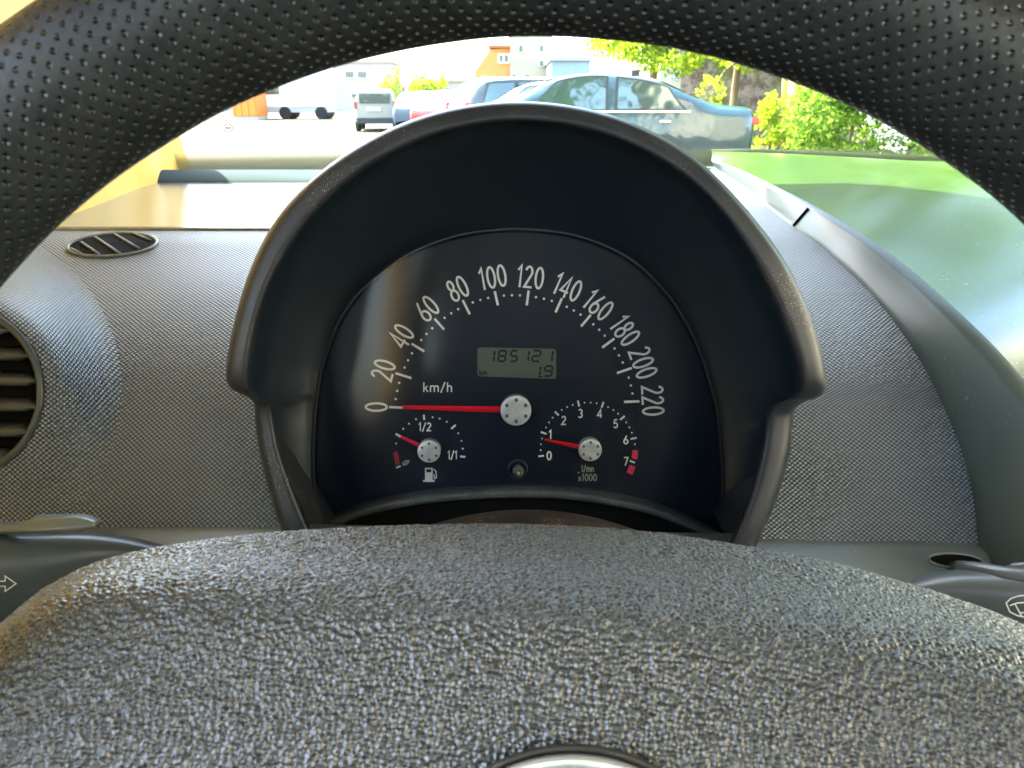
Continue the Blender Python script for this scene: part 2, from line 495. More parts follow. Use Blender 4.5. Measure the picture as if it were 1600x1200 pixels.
# collar swelling out of the fascia, follows the fascia outside
rws = []
for s_, (rr, dep) in enumerate([(1.0, .0015), (1.02, .0), (1.05, .0), (1.1, .002), (1.16, .002), (1.22, .002), (1.3, .002), (1.4, .002), (1.5, .002), (1.6, .002), (1.72, .002), (1.85, .002), (2.0, .002)]):
    row = []
    for a in angs:
        p = VP(vr * rr, a, dep * .4); q = p - CAM; t_ = q.dot(FW); py_ = 600 - FPX * q.dot(UP) / t_; px_ = 800 + FPX * q.x / t_
        e_ = max(0, min(1, (rr - 1.02) / .9)); e_ = e_ * e_ * (3 - 2 * e_)
        tf = ft(max(340, min(900, py_))) + (.0015 if rr > 1.9 else -.0004)
        row.append(P(px_, py_, t_ + (tf - t_) * e_))
    rws.append(row)
uvc = []
acc_ = [0.0] * N
for i_, r0_ in enumerate(rws):
    for k_, p in enumerate(r0_):
        if i_: acc_[k_] += (p - rws[i_ - 1][k_]).length
        uvc.append(((vr + acc_[k_]) * math.cos(angs[k_]), (vr + acc_[k_]) * math.sin(angs[k_])))
grid('vent_collar', rws, mat['fascia'], av, close_u=True, uvs=uvc, flip=True)
tube('vent_ring', [VP(vr * .975, a, -.0005) for a in angs], .0022, mat['stalk'], av, 12, True)
grid('vent_cavity', [[VP(vr * q, a, d_) for a in angs] for q, d_ in ((.97, .0), (.96, .012), (.5, .0125), (.01, .013))], mat['black'], av, close_u=True, smooth=False)
vent_m = mk_top('vent_plastic', (.05, .056, .062), .4, .5, .1)
for k in range(6):
    yy = vr * (.74 - .30 * k)
    hw = math.sqrt(max(.0001, (vr * .95) ** 2 - yy * yy))
    sec = [(-.0035, .001), (-.003, -.0015), (.000, -.0025), (.004, -.001), (.010, .004), (.010, .006), (.002, .0035)]
    rws = []
    for q in range(21):
        x = -hw + 2 * hw * q / 20
        sh = 1 if 1 < q < 19 else .45
        rws.append([VC + RT * x + UP * (yy + v * 1.15 * sh - .001) + FW * (.004 + u_) for u_, v in sec])
    grid('slat', rws, vent_m, av, close_u=True, orient='vol')
# raised centre pod: grey ridge, glossy top with tree reflection tinted into its colour
arcR1 = [(1112, 252), (1140, 262), (1180, 281), (1250, 318), (1330, 366), (1410, 428), (1480, 494), (1545, 562), (1605, 640), (1660, 730), (1700, 820), (1730, 900)]
A0 = cr([(x, y, ft(y) - .004) for x, y in arcR0], 6)
A1 = cr([(x, y, ft(y0_) - d_) for (x, y), (x0, y0_), d_ in zip(arcR1, arcR0, [0, .0, .0, .004, .008, .014, .02, .027, .035, .04, .045, .05])], 6)
r_side = [P(*p) for p in A0]; r_cr = [P(*p) for p in A1]
rows = [[p + Vector((-.002, .02, -.004)) for p in r_side], r_side]
for w_ in (.15, .4, .65, .82, .92):
    rows.append([a.lerp(b, w_) + (CAM - b).normalized() * .002 * math.sin(math.pi * w_) for a, b in zip(r_side, r_cr)])
far = []
for i, p in enumerate(r_cr):
    f = i / (len(r_cr) - 1)
    far.append(P(1112 + 1300 * f ** .8, 251, 1.16))
top0 = [a.lerp(b, .012) + Vector((0, 0, .0015)) for a, b in zip(r_cr, far)]
rows.append([a + Vector((0, 0, .0004)) for a in r_cr])
rows.append(top0)
grid('pod_ridge', rows, mat['ridge'], dash, flip=True)
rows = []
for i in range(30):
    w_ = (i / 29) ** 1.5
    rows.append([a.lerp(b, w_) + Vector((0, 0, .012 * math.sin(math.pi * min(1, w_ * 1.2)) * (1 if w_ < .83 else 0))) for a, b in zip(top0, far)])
grid('pod_top', rows, mat['shelf_tree_tint'], dash, flip=True)
# seam across ridge and top
def seamp(px, py, t, off=.0006): return P(px, py, t - off)
i0 = 18
sp = [rows_ for rows_ in ()]
pts = [r_side[i0].lerp(r_cr[i0 + 1], k / 8) + (CAM - r_cr[i0]).normalized() * (.0016 + .0026 * math.sin(math.pi * k / 8)) for k in range(9)]
tube('seam', pts, .0011, mat['black'], dash, 8)
# lower panel below the fascia
lp_top = [(-200, 836, .424), (200, 833, .424), (440, 834, .424), (700, 842, .424), (1000, 848, .424), (1190, 850, .424), (1400, 853, .424), (1530, 857, .424), (1562, 884, .418), (1700, 960, .39)]
lp = cr(lp_top, 5)
rows = [[P(x, y, t) + Vector((0, .012, -.0005)) for x, y, t in lp], [P(x, y, t) for x, y, t in lp],
        [P(x + (x - 800) * .02, y + 45, t - .020) for x, y, t in lp], [P(x + (x - 800) * .05, y + 120, t - .045) for x, y, t in lp],
        [P(x + (x - 800) * .05, y + 400, t - .05) for x, y, t in lp]]
grid('lower_panel', rows, mat['plastic'], dash, flip=True)
EH = ell(1493, 876, 42, 11, 4)
pydata('stalk_opening', [P(x, y, .4065) for x, y in EH], [tuple(range(40))], mat['black'], dash, False)
tube('opening_rim', [P(x, y, .406) for x, y in EH], .0007, mat['plastic'], dash, 8, True)

# ================================================================== INSTRUMENT CLUSTER
HUB = P(806, 640, .455)
fn = Vector((0, -math.cos(R(12)), math.sin(R(12))))     # face normal, towards the driver
def FP(px, py, off=0.0):
    d = D(px, py); o = HUB + fn * off
    return CAM + d * ((o - CAM).dot(fn) / d.dot(fn))
clus = empty('instrument_cluster', P(806, 860, .43), 'round navy speedometer cluster with white numbers under a deep dark hood', 'instrument cluster')
H = [  # outer, inner, depth, recess
 ((478, 900), (523, 885), .402, (506, 900)), ((441, 834), (489, 832), .398, (500, 835)), ((420, 765), (461, 768), .396, (491, 765)),
 ((404, 700), (439, 705), .394, (489, 705)), ((398, 650), (429, 658), .392, (491, 655)), ((396, 630), (424, 636), .389, (493, 634)),
 ((384, 619), (414, 626), .382, (494, 624)), ((362, 608), (396, 616), .374, (496, 615)), ((353, 590), (389, 600), .368, (498, 600)), ((356, 552), (391, 560), .364, (504, 568)),
 ((370, 487), (406, 490), .361, (523, 515)), ((392, 418), (430, 428), .359, (547, 475)), ((425, 352), (465, 368), .358, (580, 440)),
 ((470, 296), (512, 312), .357, (625, 405)), ((530, 246), (570, 265), .356, (672, 382)), ((600, 205), (635, 230), .356, (725, 366)),
 ((670, 178), (700, 207), .355, (770, 360)), ((740, 163), (765, 194), .355, (805, 358)), ((810, 158), (820, 191), .355, (845, 360)),
 ((880, 163), (885, 198), .355, (890, 366)), ((950, 178), (950, 214), .355, (940, 382)), ((1015, 203), (1010, 240), .355, (985, 405)),
 ((1075, 238), (1062, 272), .356, (1020, 435)), ((1130, 286), (1108, 312), .356, (1052, 472)), ((1180, 343), (1150, 366), .357, (1078, 515)),
 ((1225, 405), (1188, 427), .358, (1098, 560)), ((1258, 470), (1216, 487), .360, (1110, 600)), ((1280, 535), (1237, 545), .362, (1118, 628)),
 ((1291, 590), (1247, 595), .367, (1122, 650)), ((1287, 616), (1238, 620), .374, (1124, 665)), ((1258, 628), (1210, 632), .382, (1125, 674)),
 ((1243, 640), (1197, 645), .389, (1126, 684)), ((1240, 658), (1194, 665), .392, (1127, 700)), ((1234, 710), (1186, 715), .394, (1129, 725)),
 ((1218, 770), (1170, 775), .396, (1130, 765)), ((1195, 825), (1148, 830), .398, (1128, 820)), ((1165, 890), (1115, 890), .402, (1115, 885))]
flat = [(a[0], a[1], b[0], b[1], t, r[0], r[1]) for a, b, t, r in H]
fl = cr(flat, 8)
HC = P(805, 560, .40)
rings = []
def nrm2(ax, ay, bx, by): return ax + bx
back1, back2 = [], []
for q in fl:
    ox, oy, ix, iy, t, rx, ry = q
    o_ = P(ox, oy, t + .012)
    back2.append(Vector((HC.x + (o_.x - HC.x) * .86, o_.y + .20, (o_.z - .955) * .70 + .955)))
    back1.append(Vector((HC.x + (o_.x - HC.x) * .985, o_.y + .03, (o_.z - .955) * .975 + .955)))
rings.append(back2); rings.append(back1)
lipn = 12
for k in range(lipn + 1):
    w_ = k / lipn
    rings.append([P(q[0] + (q[2] - q[0]) * w_, q[1] + (q[3] - q[1]) * w_, q[4] + .012 * (1 - (max(0, 1 - abs(2 * w_ - 1) ** 3.6)) ** (1 / 3.6)) - .002 * w_) for q in fl])
grid('hood_rim', rings, mat['hood'], clus, flip=True)
inner = []
for k in range(25):
    s_ = k / 24
    row = []
    for q in fl:
        a = P(q[2], q[3], q[4] + .010)
        b = FP(q[5] + (q[5] - 806) * .01, q[6] + (q[6] - 600) * .01, .0045)
        p = a.lerp(b, s_)
        out = (p - (CAM + FW * (p - CAM).dot(FW)));
        rad = Vector((p.x - HC.x, 0, p.z - 1.0)); rad.normalize()
        row.append(p + rad * .012 * math.sin(math.pi * s_) ** .8 )
    inner.append(row)
grid('hood_lining', inner, mat['hood_inner'], clus, flip=True)
# recess rim (thin ring round the dial) with the curved lower edge
low = [(500, 822), (560, 797), (640, 779), (720, 770), (810, 766), (900, 770), (1000, 788), (1070, 812), (1128, 838)]
lowc = cr(low, 8)
up = [(q[5], q[6]) for q in fl if q[6] < 830]
outline = up + [tuple(p) for p in lowc[::-1]]
tube('dial_surround', [FP(x, y, .0035) for x, y in up], .0013, mat['hood_inner'], clus, 8)
face = [FP(x, y, 0) for x, y in outline]
f = pydata('dial_face', face, [tuple(range(len(face)))], mat['dial'], clus, False)
# sill below the dial
rows = []
for off, dy in ((0, -9), (.003, -8), (.0065, -3), (.0085, 3), (.0085, 9), (.004, 11), (-.01, 11)):
    rows.append([FP(x, y + dy * 1.1, off) for x, y in lowc])
def mk_sill():
    m = M('sill_plastic', (.05, .052, .055), .38, .5).wear(.9, (.35, .33, .28), 1500, 60, .58)
    return m.m
grid('dial_sill', rows, mk_sill(), clus)
pydata('inner_shell', [P(x, y, t) for x, y, t in ((470, 760, .475), (1160, 760, .475), (1180, 960, .44), (440, 960, .44))], [(0, 1, 2, 3)], mat['black'], clus, False)
# speedometer print
HX, HY = 806, 640
labels = [('0', 588, 636), ('20', 599, 578), ('40', 627, 525), ('60', 667, 482), ('80', 715, 451), ('100', 770, 433), ('120', 829, 433),
          ('140', 887, 449), ('160', 935, 477), ('180', 977, 517), ('200', 1005, 567), ('220', 1020, 626)]
for s_, x, y in labels:
    a = math.degrees(math.atan2(y - 636, x - 806))   # photo angle, y down
    rot = a + 90
    decal('speed_number', text_quads(s_, x, y, 35 if s_ != '0' else 36, rot, .10, .70, .085), FP, mat['print'], f)
ticks = [(608, 636, 632, 637), (618, 583, 643, 591), (643, 537, 663, 549), (679, 498, 694, 515), (723, 469, 734, 491), (773, 455, 778, 477),
         (826, 454, 823, 477), (878, 466, 868, 488), (923, 492, 908, 510), (960, 529, 941, 543), (987, 575, 964, 583), (999, 627, 975, 628)]
pl = [line(*t, 3.7) for t in ticks]
def polar(x, y, cx=HX, cy=HY): return math.atan2(y - cy, x - cx) % (2 * math.pi), math.hypot(x - cx, y - cy)
for t0, t1 in zip(ticks, ticks[1:]):
    m0 = (t0[0] * .62 + t0[2] * .38, t0[1] * .62 + t0[3] * .38); m1 = (t1[0] * .62 + t1[2] * .38, t1[1] * .62 + t1[3] * .38)
    a0, r0 = polar(*m0); a1, r1 = polar(*m1)
    if a1 < a0: a1 += 2 * math.pi
    for k in (1, 2, 3):
        a = a0 + (a1 - a0) * k / 4; r_ = r0 + (r1 - r0) * k / 4
        pl.append(circ(HX + r_ * math.cos(a), HY + r_ * math.sin(a), 1.9))
decal('speed_scale', pl, FP, mat['print'], f)
decal('unit_text', text_quads('km/h', 684, 605, 15, 0, .13, 1.15, .14), FP, mat['print'], f)
# fuel gauge print
pl = [line(662, 648, 663, 656, 3), line(705, 670, 712, 664, 3), line(719, 713, 727, 714, 3), line(619, 731, 626, 728, 2.6)]
for x, y in ((619, 693), (630, 670), (639, 662), (650, 655), (676, 652), (687, 654), (698, 659), (716, 677), (721, 689), (723, 701)): pl.append(circ(x, y, 1.5, 10))
decal('fuel_scale', pl, FP, mat['print'], f)
decal('fuel_reserve_mark', [[(614, 707), (621, 705), (625, 724), (618, 727)]], FP, mat['red_dull'], f)
decal('fuel_number', text_quads('0', 634, 723, 11, 60, .16, 1, .1) + [line(629, 727, 640, 719, 1.4)], FP, mat['print_dim'], f)
decal('fuel_number', text_quads('1/2', 664, 667, 13, 0, .15, 1, .10), FP, mat['print'], f)
decal('fuel_number', text_quads('1/1', 707, 711, 13, 0, .14, .9, .08), FP, mat['print'], f)
ic = [[(664, 731), (676, 731), (676, 751), (664, 751)], [(661, 750), (679, 750), (679, 753), (661, 753)]] + ribbon([Vector(p) for p in ((677, 733), (681, 736), (682, 746), (679, 748), (678, 741))], 1.6)
decal('fuel_icon', [[tuple(v) for v in q] for q in ic], FP, mat['icon'], f)
decal('fuel_icon_window', [[(666, 733), (674, 733), (674, 738), (666, 738)]], lambda x, y, o: FP(x, y, o + .0002), mat['dial'], f)
# tachometer print
tt = [(841, 713, 850, 712), (845, 675, 854, 678), (867, 643, 873, 649), (903, 626, 905, 635), (943, 628, 940, 637), (976, 650, 969, 656), (995, 684, 985, 686), (992, 723, 984, 720)]
pl = [line(*t, 2.8) for t in tt]
for t0, t1 in zip(tt[:6], tt[1:7]):
    a0, r0 = polar(t0[0] * .5 + t0[2] * .5, t0[1] * .5 + t0[3] * .5, 920, 701); a1, r1 = polar(t1[0] * .5 + t1[2] * .5, t1[1] * .5 + t1[3] * .5, 920, 701)
    if a1 < a0: a1 += 2 * math.pi
    for k in (1, 2, 3):
        a = a0 + (a1 - a0) * k / 4; r_ = r0 + (r1 - r0) * k / 4
        pl.append(circ(920 + r_ * math.cos(a), 701 + r_ * math.sin(a), 1.4, 10))
pl.append(circ(992, 694, 1.5, 10))
decal('rev_scale', pl, FP, mat['print'], f)
for s_, x, y in (('0', 858, 712), ('1', 860, 679), ('2', 881, 657), ('3', 907, 646), ('4', 937, 646), ('5', 962, 662), ('6', 978, 687), ('7', 978, 721)):
    decal('rev_number', text_quads(s_, x, y, 13.5, 0, .16, 1, .1), FP, mat['print'], f)
decal('rev_limit_mark', [[(988, 703), (997, 704), (996, 718), (987, 716)]], FP, mat['red_print'], f)
decal('rev_limit_mark', [[(984, 726), (993, 730), (988, 742), (979, 738)]], FP, mat['red_print'], f)
decal('rev_unit_text', text_quads('1/mn', 918, 732, 10.5, 0, .14, .72, .10) + text_quads('x1000', 918, 746, 11, 0, .13, .9, .10) + [line(902, 739, 906, 738, 1.6)], FP, mat['print_dim'], f)
# lcd
lc = [(746, 545), (749, 542.5), (866, 545), (869, 548), (869, 589), (866, 592), (749, 588), (746, 585)]
lcd = pydata('trip_display', [FP(x, y, .0004) for x, y in lc], [tuple(range(8))], mat['lcd'], f, False)
SEG = {'a': ((0, 1), (1, 1)), 'b': ((1, 1), (1, .5)), 'c': ((1, .5), (1, 0)), 'd': ((0, 0), (1, 0)), 'e': ((0, .5), (0, 0)), 'f': ((0, 1), (0, .5)), 'g': ((0, .5), (1, .5))}
DG = {'1': 'bc', '8': 'abcdefg', '5': 'afgcd', '2': 'abged', '9': 'abcdfg'}
def lcd_digit(ch, x, y, w, h, st=3.0):
    out = []
    for s_ in DG[ch]:
        (ax, ay), (bx, by) = SEG[s_]
        p = Vector((x + ax * w + ay * 2.2, y + h - ay * h)); q = Vector((x + bx * w + by * 2.2, y + h - by * h))
        d_ = (q - p).normalized(); p = p + d_ * .7; q = q - d_ * .7
        out.append(line(p.x, p.y, q.x, q.y, st))
    return out
FL = lambda x, y, o: FP(x, y, o + .0005)
pl = []
for ch, x, w_ in (('1', 759, 12), ('8', 778, 11), ('5', 797, 10), ('1', 813, 12), ('2', 831, 12), ('1', 850, 12)): pl += lcd_digit(ch, x, 548, w_, 16.5)
pl += lcd_digit('1', 832, 572, 11, 15) + lcd_digit('9', 850, 572, 11.5, 15.5) + [line(841, 588.4, 848, 588.4, 2.2)]
decal('display_digits', pl, FL, mat['lcd_ink'], lcd)
decal('display_digits', text_quads('km', 755, 582, 9, 0, .18, .9, .1), FL, mat['lcd_ink'], lcd)
# needles and hubs
def needle(x0, y0, w0, x1, y1, w1, z=.0035):
    pts = line(x0, y0, x1, y1, w0)
    d_ = Vector((x1 - x0, y1 - y0)).normalized(); n_ = Vector((-d_.y, d_.x))
    a = Vector((x0, y0)); b = Vector((x1, y1))
    base = [a + n_ * w0 / 2, b + n_ * w1 / 2, b - n_ * w1 / 2, a - n_ * w0 / 2]
    vs = [FP(p.x, p.y, z) for p in base] + [FP(a.x, a.y, z + .0014), FP(b.x, b.y, z + .0009)] + [FP(p.x, p.y, z - .001) for p in base]
    fs = [(0, 1, 5, 4), (4, 5, 2, 3), (0, 4, 3), (1, 2, 5), (0, 6, 7, 1), (2, 8, 9, 3), (1, 7, 8, 2), (3, 9, 6, 0)]
    return vs, fs
vs, fs = needle(790, 640, 10, 629, 636, 5.5); pydata('speed_needle', vs, fs, mat['red'], clus, False)
vs, fs = needle(660, 698, 7, 625, 682, 4.5); nf = pydata('fuel_needle', vs, fs, mat['red_print'], clus, False)
vs, fs = needle(626, 682.5, 4.5, 618, 678, 3.5); pydata('needle_tip', vs, fs, mat['print'], nf, False)
vs, fs = needle(910, 699, 8, 851, 687, 3.5); pydata('rev_needle', vs, fs, mat['red'], clus, False)
ex = RT; ey = fn.cross(RT).normalized()
if ey.z < 0: ey = -ey
def disc(name, px, py, rpx, h, z, mat_, parent, bev=.0006, n=40):
    c = FP(px, py, z); r_ = rpx * (c - CAM).dot(FW) / FPX
    prof_ = [(r_ * .97, -z * .9), (r_, 0), (r_, h - bev), (r_ - bev * .4, h - bev * .3), (r_ - bev, h), (r_ * .5, h), (.00001, h)]
    return grid(name, [[c + (ex * math.cos(a) + ey * math.sin(a)) * q + fn * hh for a in [2 * math.pi * i / n for i in range(n)]] for q, hh in prof_], mat_, parent, close_u=True), c, r_
for nm, px, py, rp, nd in (('speed_hub', 806, 640, 24, 6), ('fuel_hub', 671, 703.5, 18, 6), ('rev_hub', 921.5, 701.5, 18, 6)):
    o, c, r_ = disc(nm, px, py, rp, .0035, .004, mat['knob'], clus)
    bm = bmesh.new()
    for k in range(nd):
        a = R(90 + 60 * k); cc = c + (ex * math.cos(a) + ey * math.sin(a)) * r_ * .70 + fn * .00365
        V = [bm.verts.new(cc + (ex * math.cos(b) * .9 + ey * math.sin(b)) * r_ * .13 * (1 + .25 * math.cos(b))) for b in [2 * math.pi * i / 10 for i in range(10)]]
        bm.faces.new(V)
    bm_obj('hub_dimples', bm, mat['knob_hole'], o)
# trip reset button
bt, c, r_ = disc('reset_button', 810, 735, 9, .006, .003, mat['button'], clus, .002)
tube('button_ring', [FP(809 + 14.5 * math.cos(a), 733 + 14 * math.sin(a), .001) for a in [2 * math.pi * i / 28 for i in range(28)]], .0007, mat['hood_inner'], bt, 8, True)
# curved clear lens over the dial
ol = []
for x, y in outline:
    if not ol or math.hypot(x - ol[-1][0], y - ol[-1][1]) > 2: ol.append((x, y))
lens_off = lambda x: .0085 + .016 * max(0, 1 - ((x - 808) / 330) ** 2)
cols_l = []
for j in range(49):
    x = 491.5 + (1127.5 - 491.5) * (.5 - .5 * math.cos(math.pi * j / 48))
    ys = []
    for (x0, y0_), (x1, y1_) in zip(ol, ol[1:] + ol[:1]):
        if (x0 - x) * (x1 - x) <= 0 and x0 != x1: ys.append(y0_ + (y1_ - y0_) * (x - x0) / (x1 - x0))
    cols_l.append([FP(x, min(ys) + (max(ys) - min(ys)) * k / 20, lens_off(x)) for k in range(21)])
rows = cols_l
grid('lens', rows, mat['lens'], clus)

# ================================================================== STEERING COLUMN SHROUD, STALKS
shr = []
for t_, dy in ((.31, 22), (.318, 8), (.33, 0), (.36, -1), (.43, 30)):
    shr.append([P(x, 797 + ((x - 822) / 157) ** 2 * 27 + dy + 0, t_) for x in range(500, 1160, 20)])
sh = grid('column_shroud', shr, mat['shroud'], None)
props(sh, 'dusty reddish black steering column cover peeking out below the instrument cluster', 'column cover')

def blob(name, stations, mat_, parent, seg=28, power=2.6):
    """stations: px, py, t, half height px, half depth m"""
    st = cr(stations, 6); rows = []
    for x, y, t, hh, hd in st:
        c = P(x, y, t); h = hh * t / FPX
        row = []
        for k in range(seg):
            a = 2 * math.pi * k / seg; ca, sa = math.cos(a), math.sin(a)
            u = math.copysign(abs(ca) ** (2 / power), ca); v = math.copysign(abs(sa) ** (2 / power), sa)
            row.append(c + UP * h * v + FW * hd * u)
        rows.append(row)
    rows.insert(0, [P(*stations[0][:3])] * seg); rows.append([P(*stations[-1][:3])] * seg)
    return grid(name, rows, mat_, parent, close_u=True, orient='vol')
ls = empty('indicator_stalk', P(60, 900, .38), 'dark grey stalk with a faint arrow symbol on the left of the wheel', 'stalk')
blob('stalk_body', [(278, 859, .405, 1.5, .002), (245, 862, .402, 11, .007), (200, 868, .398, 27, .010), (140, 884, .39, 50, .013), (60, 904, .38, 71, .015), (-20, 912, .37, 78, .016), (-200, 920, .35, 84, .017)], mat['stalk'], ls)
pp = [(-120, 826), (28, 824), (46, 812.5), (118, 812), (136, 817), (150, 825), (120, 832), (80, 835), (-120, 838)]
pf = [P(x, y, .366) for x, y in pp]; pb = [p + Vector((0, .008, -.001)) for p in pf]
n_ = len(pf)
bm = bmesh.new(); va = [bm.verts.new(p) for p in pf]; vb = [bm.verts.new(p) for p in pb]
bm.faces.new(va); bm.faces.new(vb[::-1])
for i in range(n_): bm.faces.new((va[i], vb[i], vb[(i + 1) % n_], va[(i + 1) % n_]))
bmesh.ops.recalc_face_normals(bm, faces=bm.faces)
bmesh.ops.bevel(bm, geom=bm.edges[:], offset=.0009, segments=2, affect='EDGES')
bm_obj('lever_plate', bm, mat['plastic'], ls, True)
ar = ribbon([Vector(p) for p in ((-6, 908), (8, 908), (8, 900), (25, 912), (8, 924), (8, 916), (-6, 916))], 1.8)
decal('arrow_symbol', [[tuple(v) for v in q] for q in ar], lambda x, y, o: P(x, y, .3575 - o), mat['icon'], ls)
rs = empty('wiper_stalk', P(1560, 930, .38), 'grey wiper stalk with a windscreen wiper symbol on the right of the wheel', 'stalk')
blob('stalk_body', [(1395, 925, .402, 3, .004), (1430, 922, .400, 16, .010), (1480, 925, .395, 30, .014), (1550, 935, .385, 42, .016), (1640, 950, .37, 55, .018), (1760, 970, .35, 62, .018)], mat['plastic'], rs)
tube('stalk_arm', [P(x, y, t) for x, y, t in ((1478, 884, .412), (1520, 889, .395), (1570, 900, .38), (1640, 912, .366), (1750, 925, .355))], [.003, .0042, .005, .006, .006], mat['plastic'], rs, 14)
tube('stalk_switch', [P(x, y, t) for x, y, t in ((1560, 895, .40), (1585, 888, .392), (1640, 886, .385), (1700, 890, .38))], [.001, .003, .0042, .0042], mat['plastic'], rs, 14)
wi = [ribbon([Vector(p) for p in pts], 2.2) for pts in (
    [(1572, 942), (1580, 935), (1592, 931), (1612, 930)], [(1572, 942), (1578, 956), (1590, 962), (1612, 966)], [(1578, 946), (1590, 942), (1612, 941)], [(1586, 944), (1596, 962)], [(1594, 958), (1612, 955)])]
decal('wiper_symbol', [[tuple(v) for v in q] for r_ in wi for q in r_], lambda x, y, o: P(x, y, .350 - o), mat['icon'], rs)

# ================================================================== STEERING WHEEL
WC = P(850, 1198, .1576)
wheel = empty('steering_wheel', WC, 'black perforated leather steering wheel with a coarse grained airbag pad', 'steering wheel')
RM, rm = .1745, .0171
NU, NV = 420, 64
rows = []; uvs = []
for i in range(NU + 1):
    a = 2 * math.pi * i / NU
    d_ = RT * math.sin(a) + UP * math.cos(a)
    r_ = []
    for j in range(NV + 1):
        b = 2 * math.pi * j / NV
        wob = 1 + .012 * noise.noise(Vector((a * 9, b, 0)))
        r_.append(WC + d_ * (RM + rm * wob * math.cos(b)) - FW * (rm * wob * math.sin(b)))
        uvs.append((a * RM, b * rm))
    rows.append(r_)
grid('rim', [[p - WC for p in r] for r in rows], mat['leather'], None, uvs=uvs, orient='vol').parent = wheel
# airbag pad
GRAIN = -.0008
SIL = smooth_tab([(-500, 1700), (-300, 1330), (-150, 1120), (-60, 1025), (0, 977), (60, 926), (130, 886), (210, 861), (330, 841), (450, 829), (600, 821), (800, 818), (1000, 829), (1150, 850), (1300, 877), (1400, 905), (1500, 936), (1600, 976), (1750, 1060), (1900, 1200), (2050, 1420), (2200, 1700)])
CRE = smooth_tab([(-500, 4), (-150, 8), (0, 14), (130, 34), (300, 62), (450, 84), (600, 96), (800, 103), (1000, 106), (1150, 104), (1300, 92), (1450, 68), (1600, 40), (1750, 18), (2200, 4)])
cols_ = [-260, -200, -150] + [-110 + 1850 * k / 110 for k in range(111)] + [1780, 1850]
rowsC = []
for x in cols_:
    s_ = interp(SIL, x); k_ = s_ + interp(CRE, x)
    e = max(0, 1 - ((x - 850) / 1300) ** 2)
    ctrl = [(x, s_ + 260, .33), (x, s_ + 40, .275), (x, s_ + 3, .250), (x, s_ + (k_ - s_) * .45, .222), (x, k_, .196), (x, k_ + (1200 - k_) * .18 if k_ < 1150 else k_ + 12, .184),
            (x, max(k_ + 40, 1080), .176), (x, max(k_ + 80, 1200), .170), (x, max(k_ + 140, 1400), .166), (x, max(k_ + 200, 1640), .170)]
    rowsC.append([P(*p) for p in cr(ctrl, 8)])
pad = grid('airbag_pad', [list(r) for r in zip(*rowsC)], mat['pad'], wheel)
sb = pad.modifiers.new('subdivide', 'SUBSURF'); sb.subdivision_type = 'CATMULL_CLARK'; sb.levels = 0; sb.render_levels = 4
tx = bpy.data.textures.new('grain_cells', 'VORONOI'); tx.noise_scale = .00145; tx.distance_metric = 'DISTANCE'; tx.noise_intensity = 1.3
dm = pad.modifiers.new('grain', 'DISPLACE'); dm.texture = tx; dm.texture_coords = 'LOCAL'; dm.strength = GRAIN; dm.mid_level = .4
tx2 = bpy.data.textures.new('grain_break', 'CLOUDS'); tx2.noise_scale = .0011; tx2.noise_depth = 2
dm2 = pad.modifiers.new('grain_break', 'DISPLACE'); dm2.texture = tx2; dm2.texture_coords = 'LOCAL'; dm2.strength = .0003; dm2.mid_level = .5
# badge at the bottom edge of the frame
bc = (894, 1440)
def PB(px, py, t): return P(px, py, t)
def badge_ring(r, t, n=80): return [P(bc[0] + r * math.cos(a), bc[1] + r * math.sin(a), t) for a in [2 * math.pi * i / n for i in range(n)]]
mb = M('badge_groove', (.05, .045, .038), .45, .4).wear(.8, (.3, .25, .18), 1500, 60, .55).m
gr_ = grid('badge_surround', [badge_ring(278, .171), badge_ring(275, .1668), badge_ring(272, .1655), badge_ring(269, .1655), badge_ring(266, .167), badge_ring(262, .169)], mb, wheel, close_u=True, flip=True)
bd = grid('badge', [badge_ring(264, .169), badge_ring(262, .1655), badge_ring(256, .1645), badge_ring(240, .1642), badge_ring(100, .1640), badge_ring(2, .1640)], mat['badge'], wheel, close_u=True, flip=True)

# ================================================================== CABIN SHELL, PILLAR, WINDSCREEN
cabin = empty('car_cabin', (.3, -.2, .25), 'cream lined cabin of the car with a yellow windscreen pillar beside the dashboard', 'car cabin')
Bl = [(-.505, 1.205, 1.045), (-.485, 1.08, 1.050), (-.455, .98, 1.055), (-.445, .90, 1.052), (-.42, .78, 1.050), (-.395, .63, 1.050), (-.38, .50, 1.01), (-.375, .10, .97)]
Tl = [(-.455, .85, 1.52), (-.455, .78, 1.52), (-.455, .68, 1.52), (-.455, .58, 1.52), (-.455, .50, 1.52), (-.45, .42, 1.52), (-.45, .36, 1.52), (-.45, .08, 1.52)]
Bc, Tc = cr(Bl, 6), cr(Tl, 6)
rows = [[Vector(b).lerp(Vector(t), k / 10) + Vector((.006 * math.sin(math.pi * k / 10), 0, 0)) for b, t in zip(Bc, Tc)] for k in range(11)]
rows.insert(0, [Vector(b) + Vector((.0, .0, -.4)) for b in Bc])
grid('pillar_trim', rows, mat['cream'], cabin)
rows = [[Vector((2 * .34 - p.x, p.y, p.z)) for p in r[:31]] for r in rows]
grid('pillar_trim', rows, mat['headliner'], cabin)
bm = bmesh.new()
add_box(bm, (.34, -.12, 1.545), (1.66, 1.76, .05), .01)
bmesh.ops.delete(bm, geom=bm.verts[:], context='VERTS')   # roof rebuilt with an opening added to let sky light in
add_box(bm, (.34, .305, 1.545), (1.66, 1.11, .05), .01); add_box(bm, (.34, -.96, 1.545), (1.66, .1, .05), .01)
add_box(bm, (-.40, -.58, 1.545), (.18, .66, .05), .01); add_box(bm, (1.08, -.58, 1.545), (.18, .66, .05), .01)
bm_obj('roof', bm, mat['headliner'], cabin)
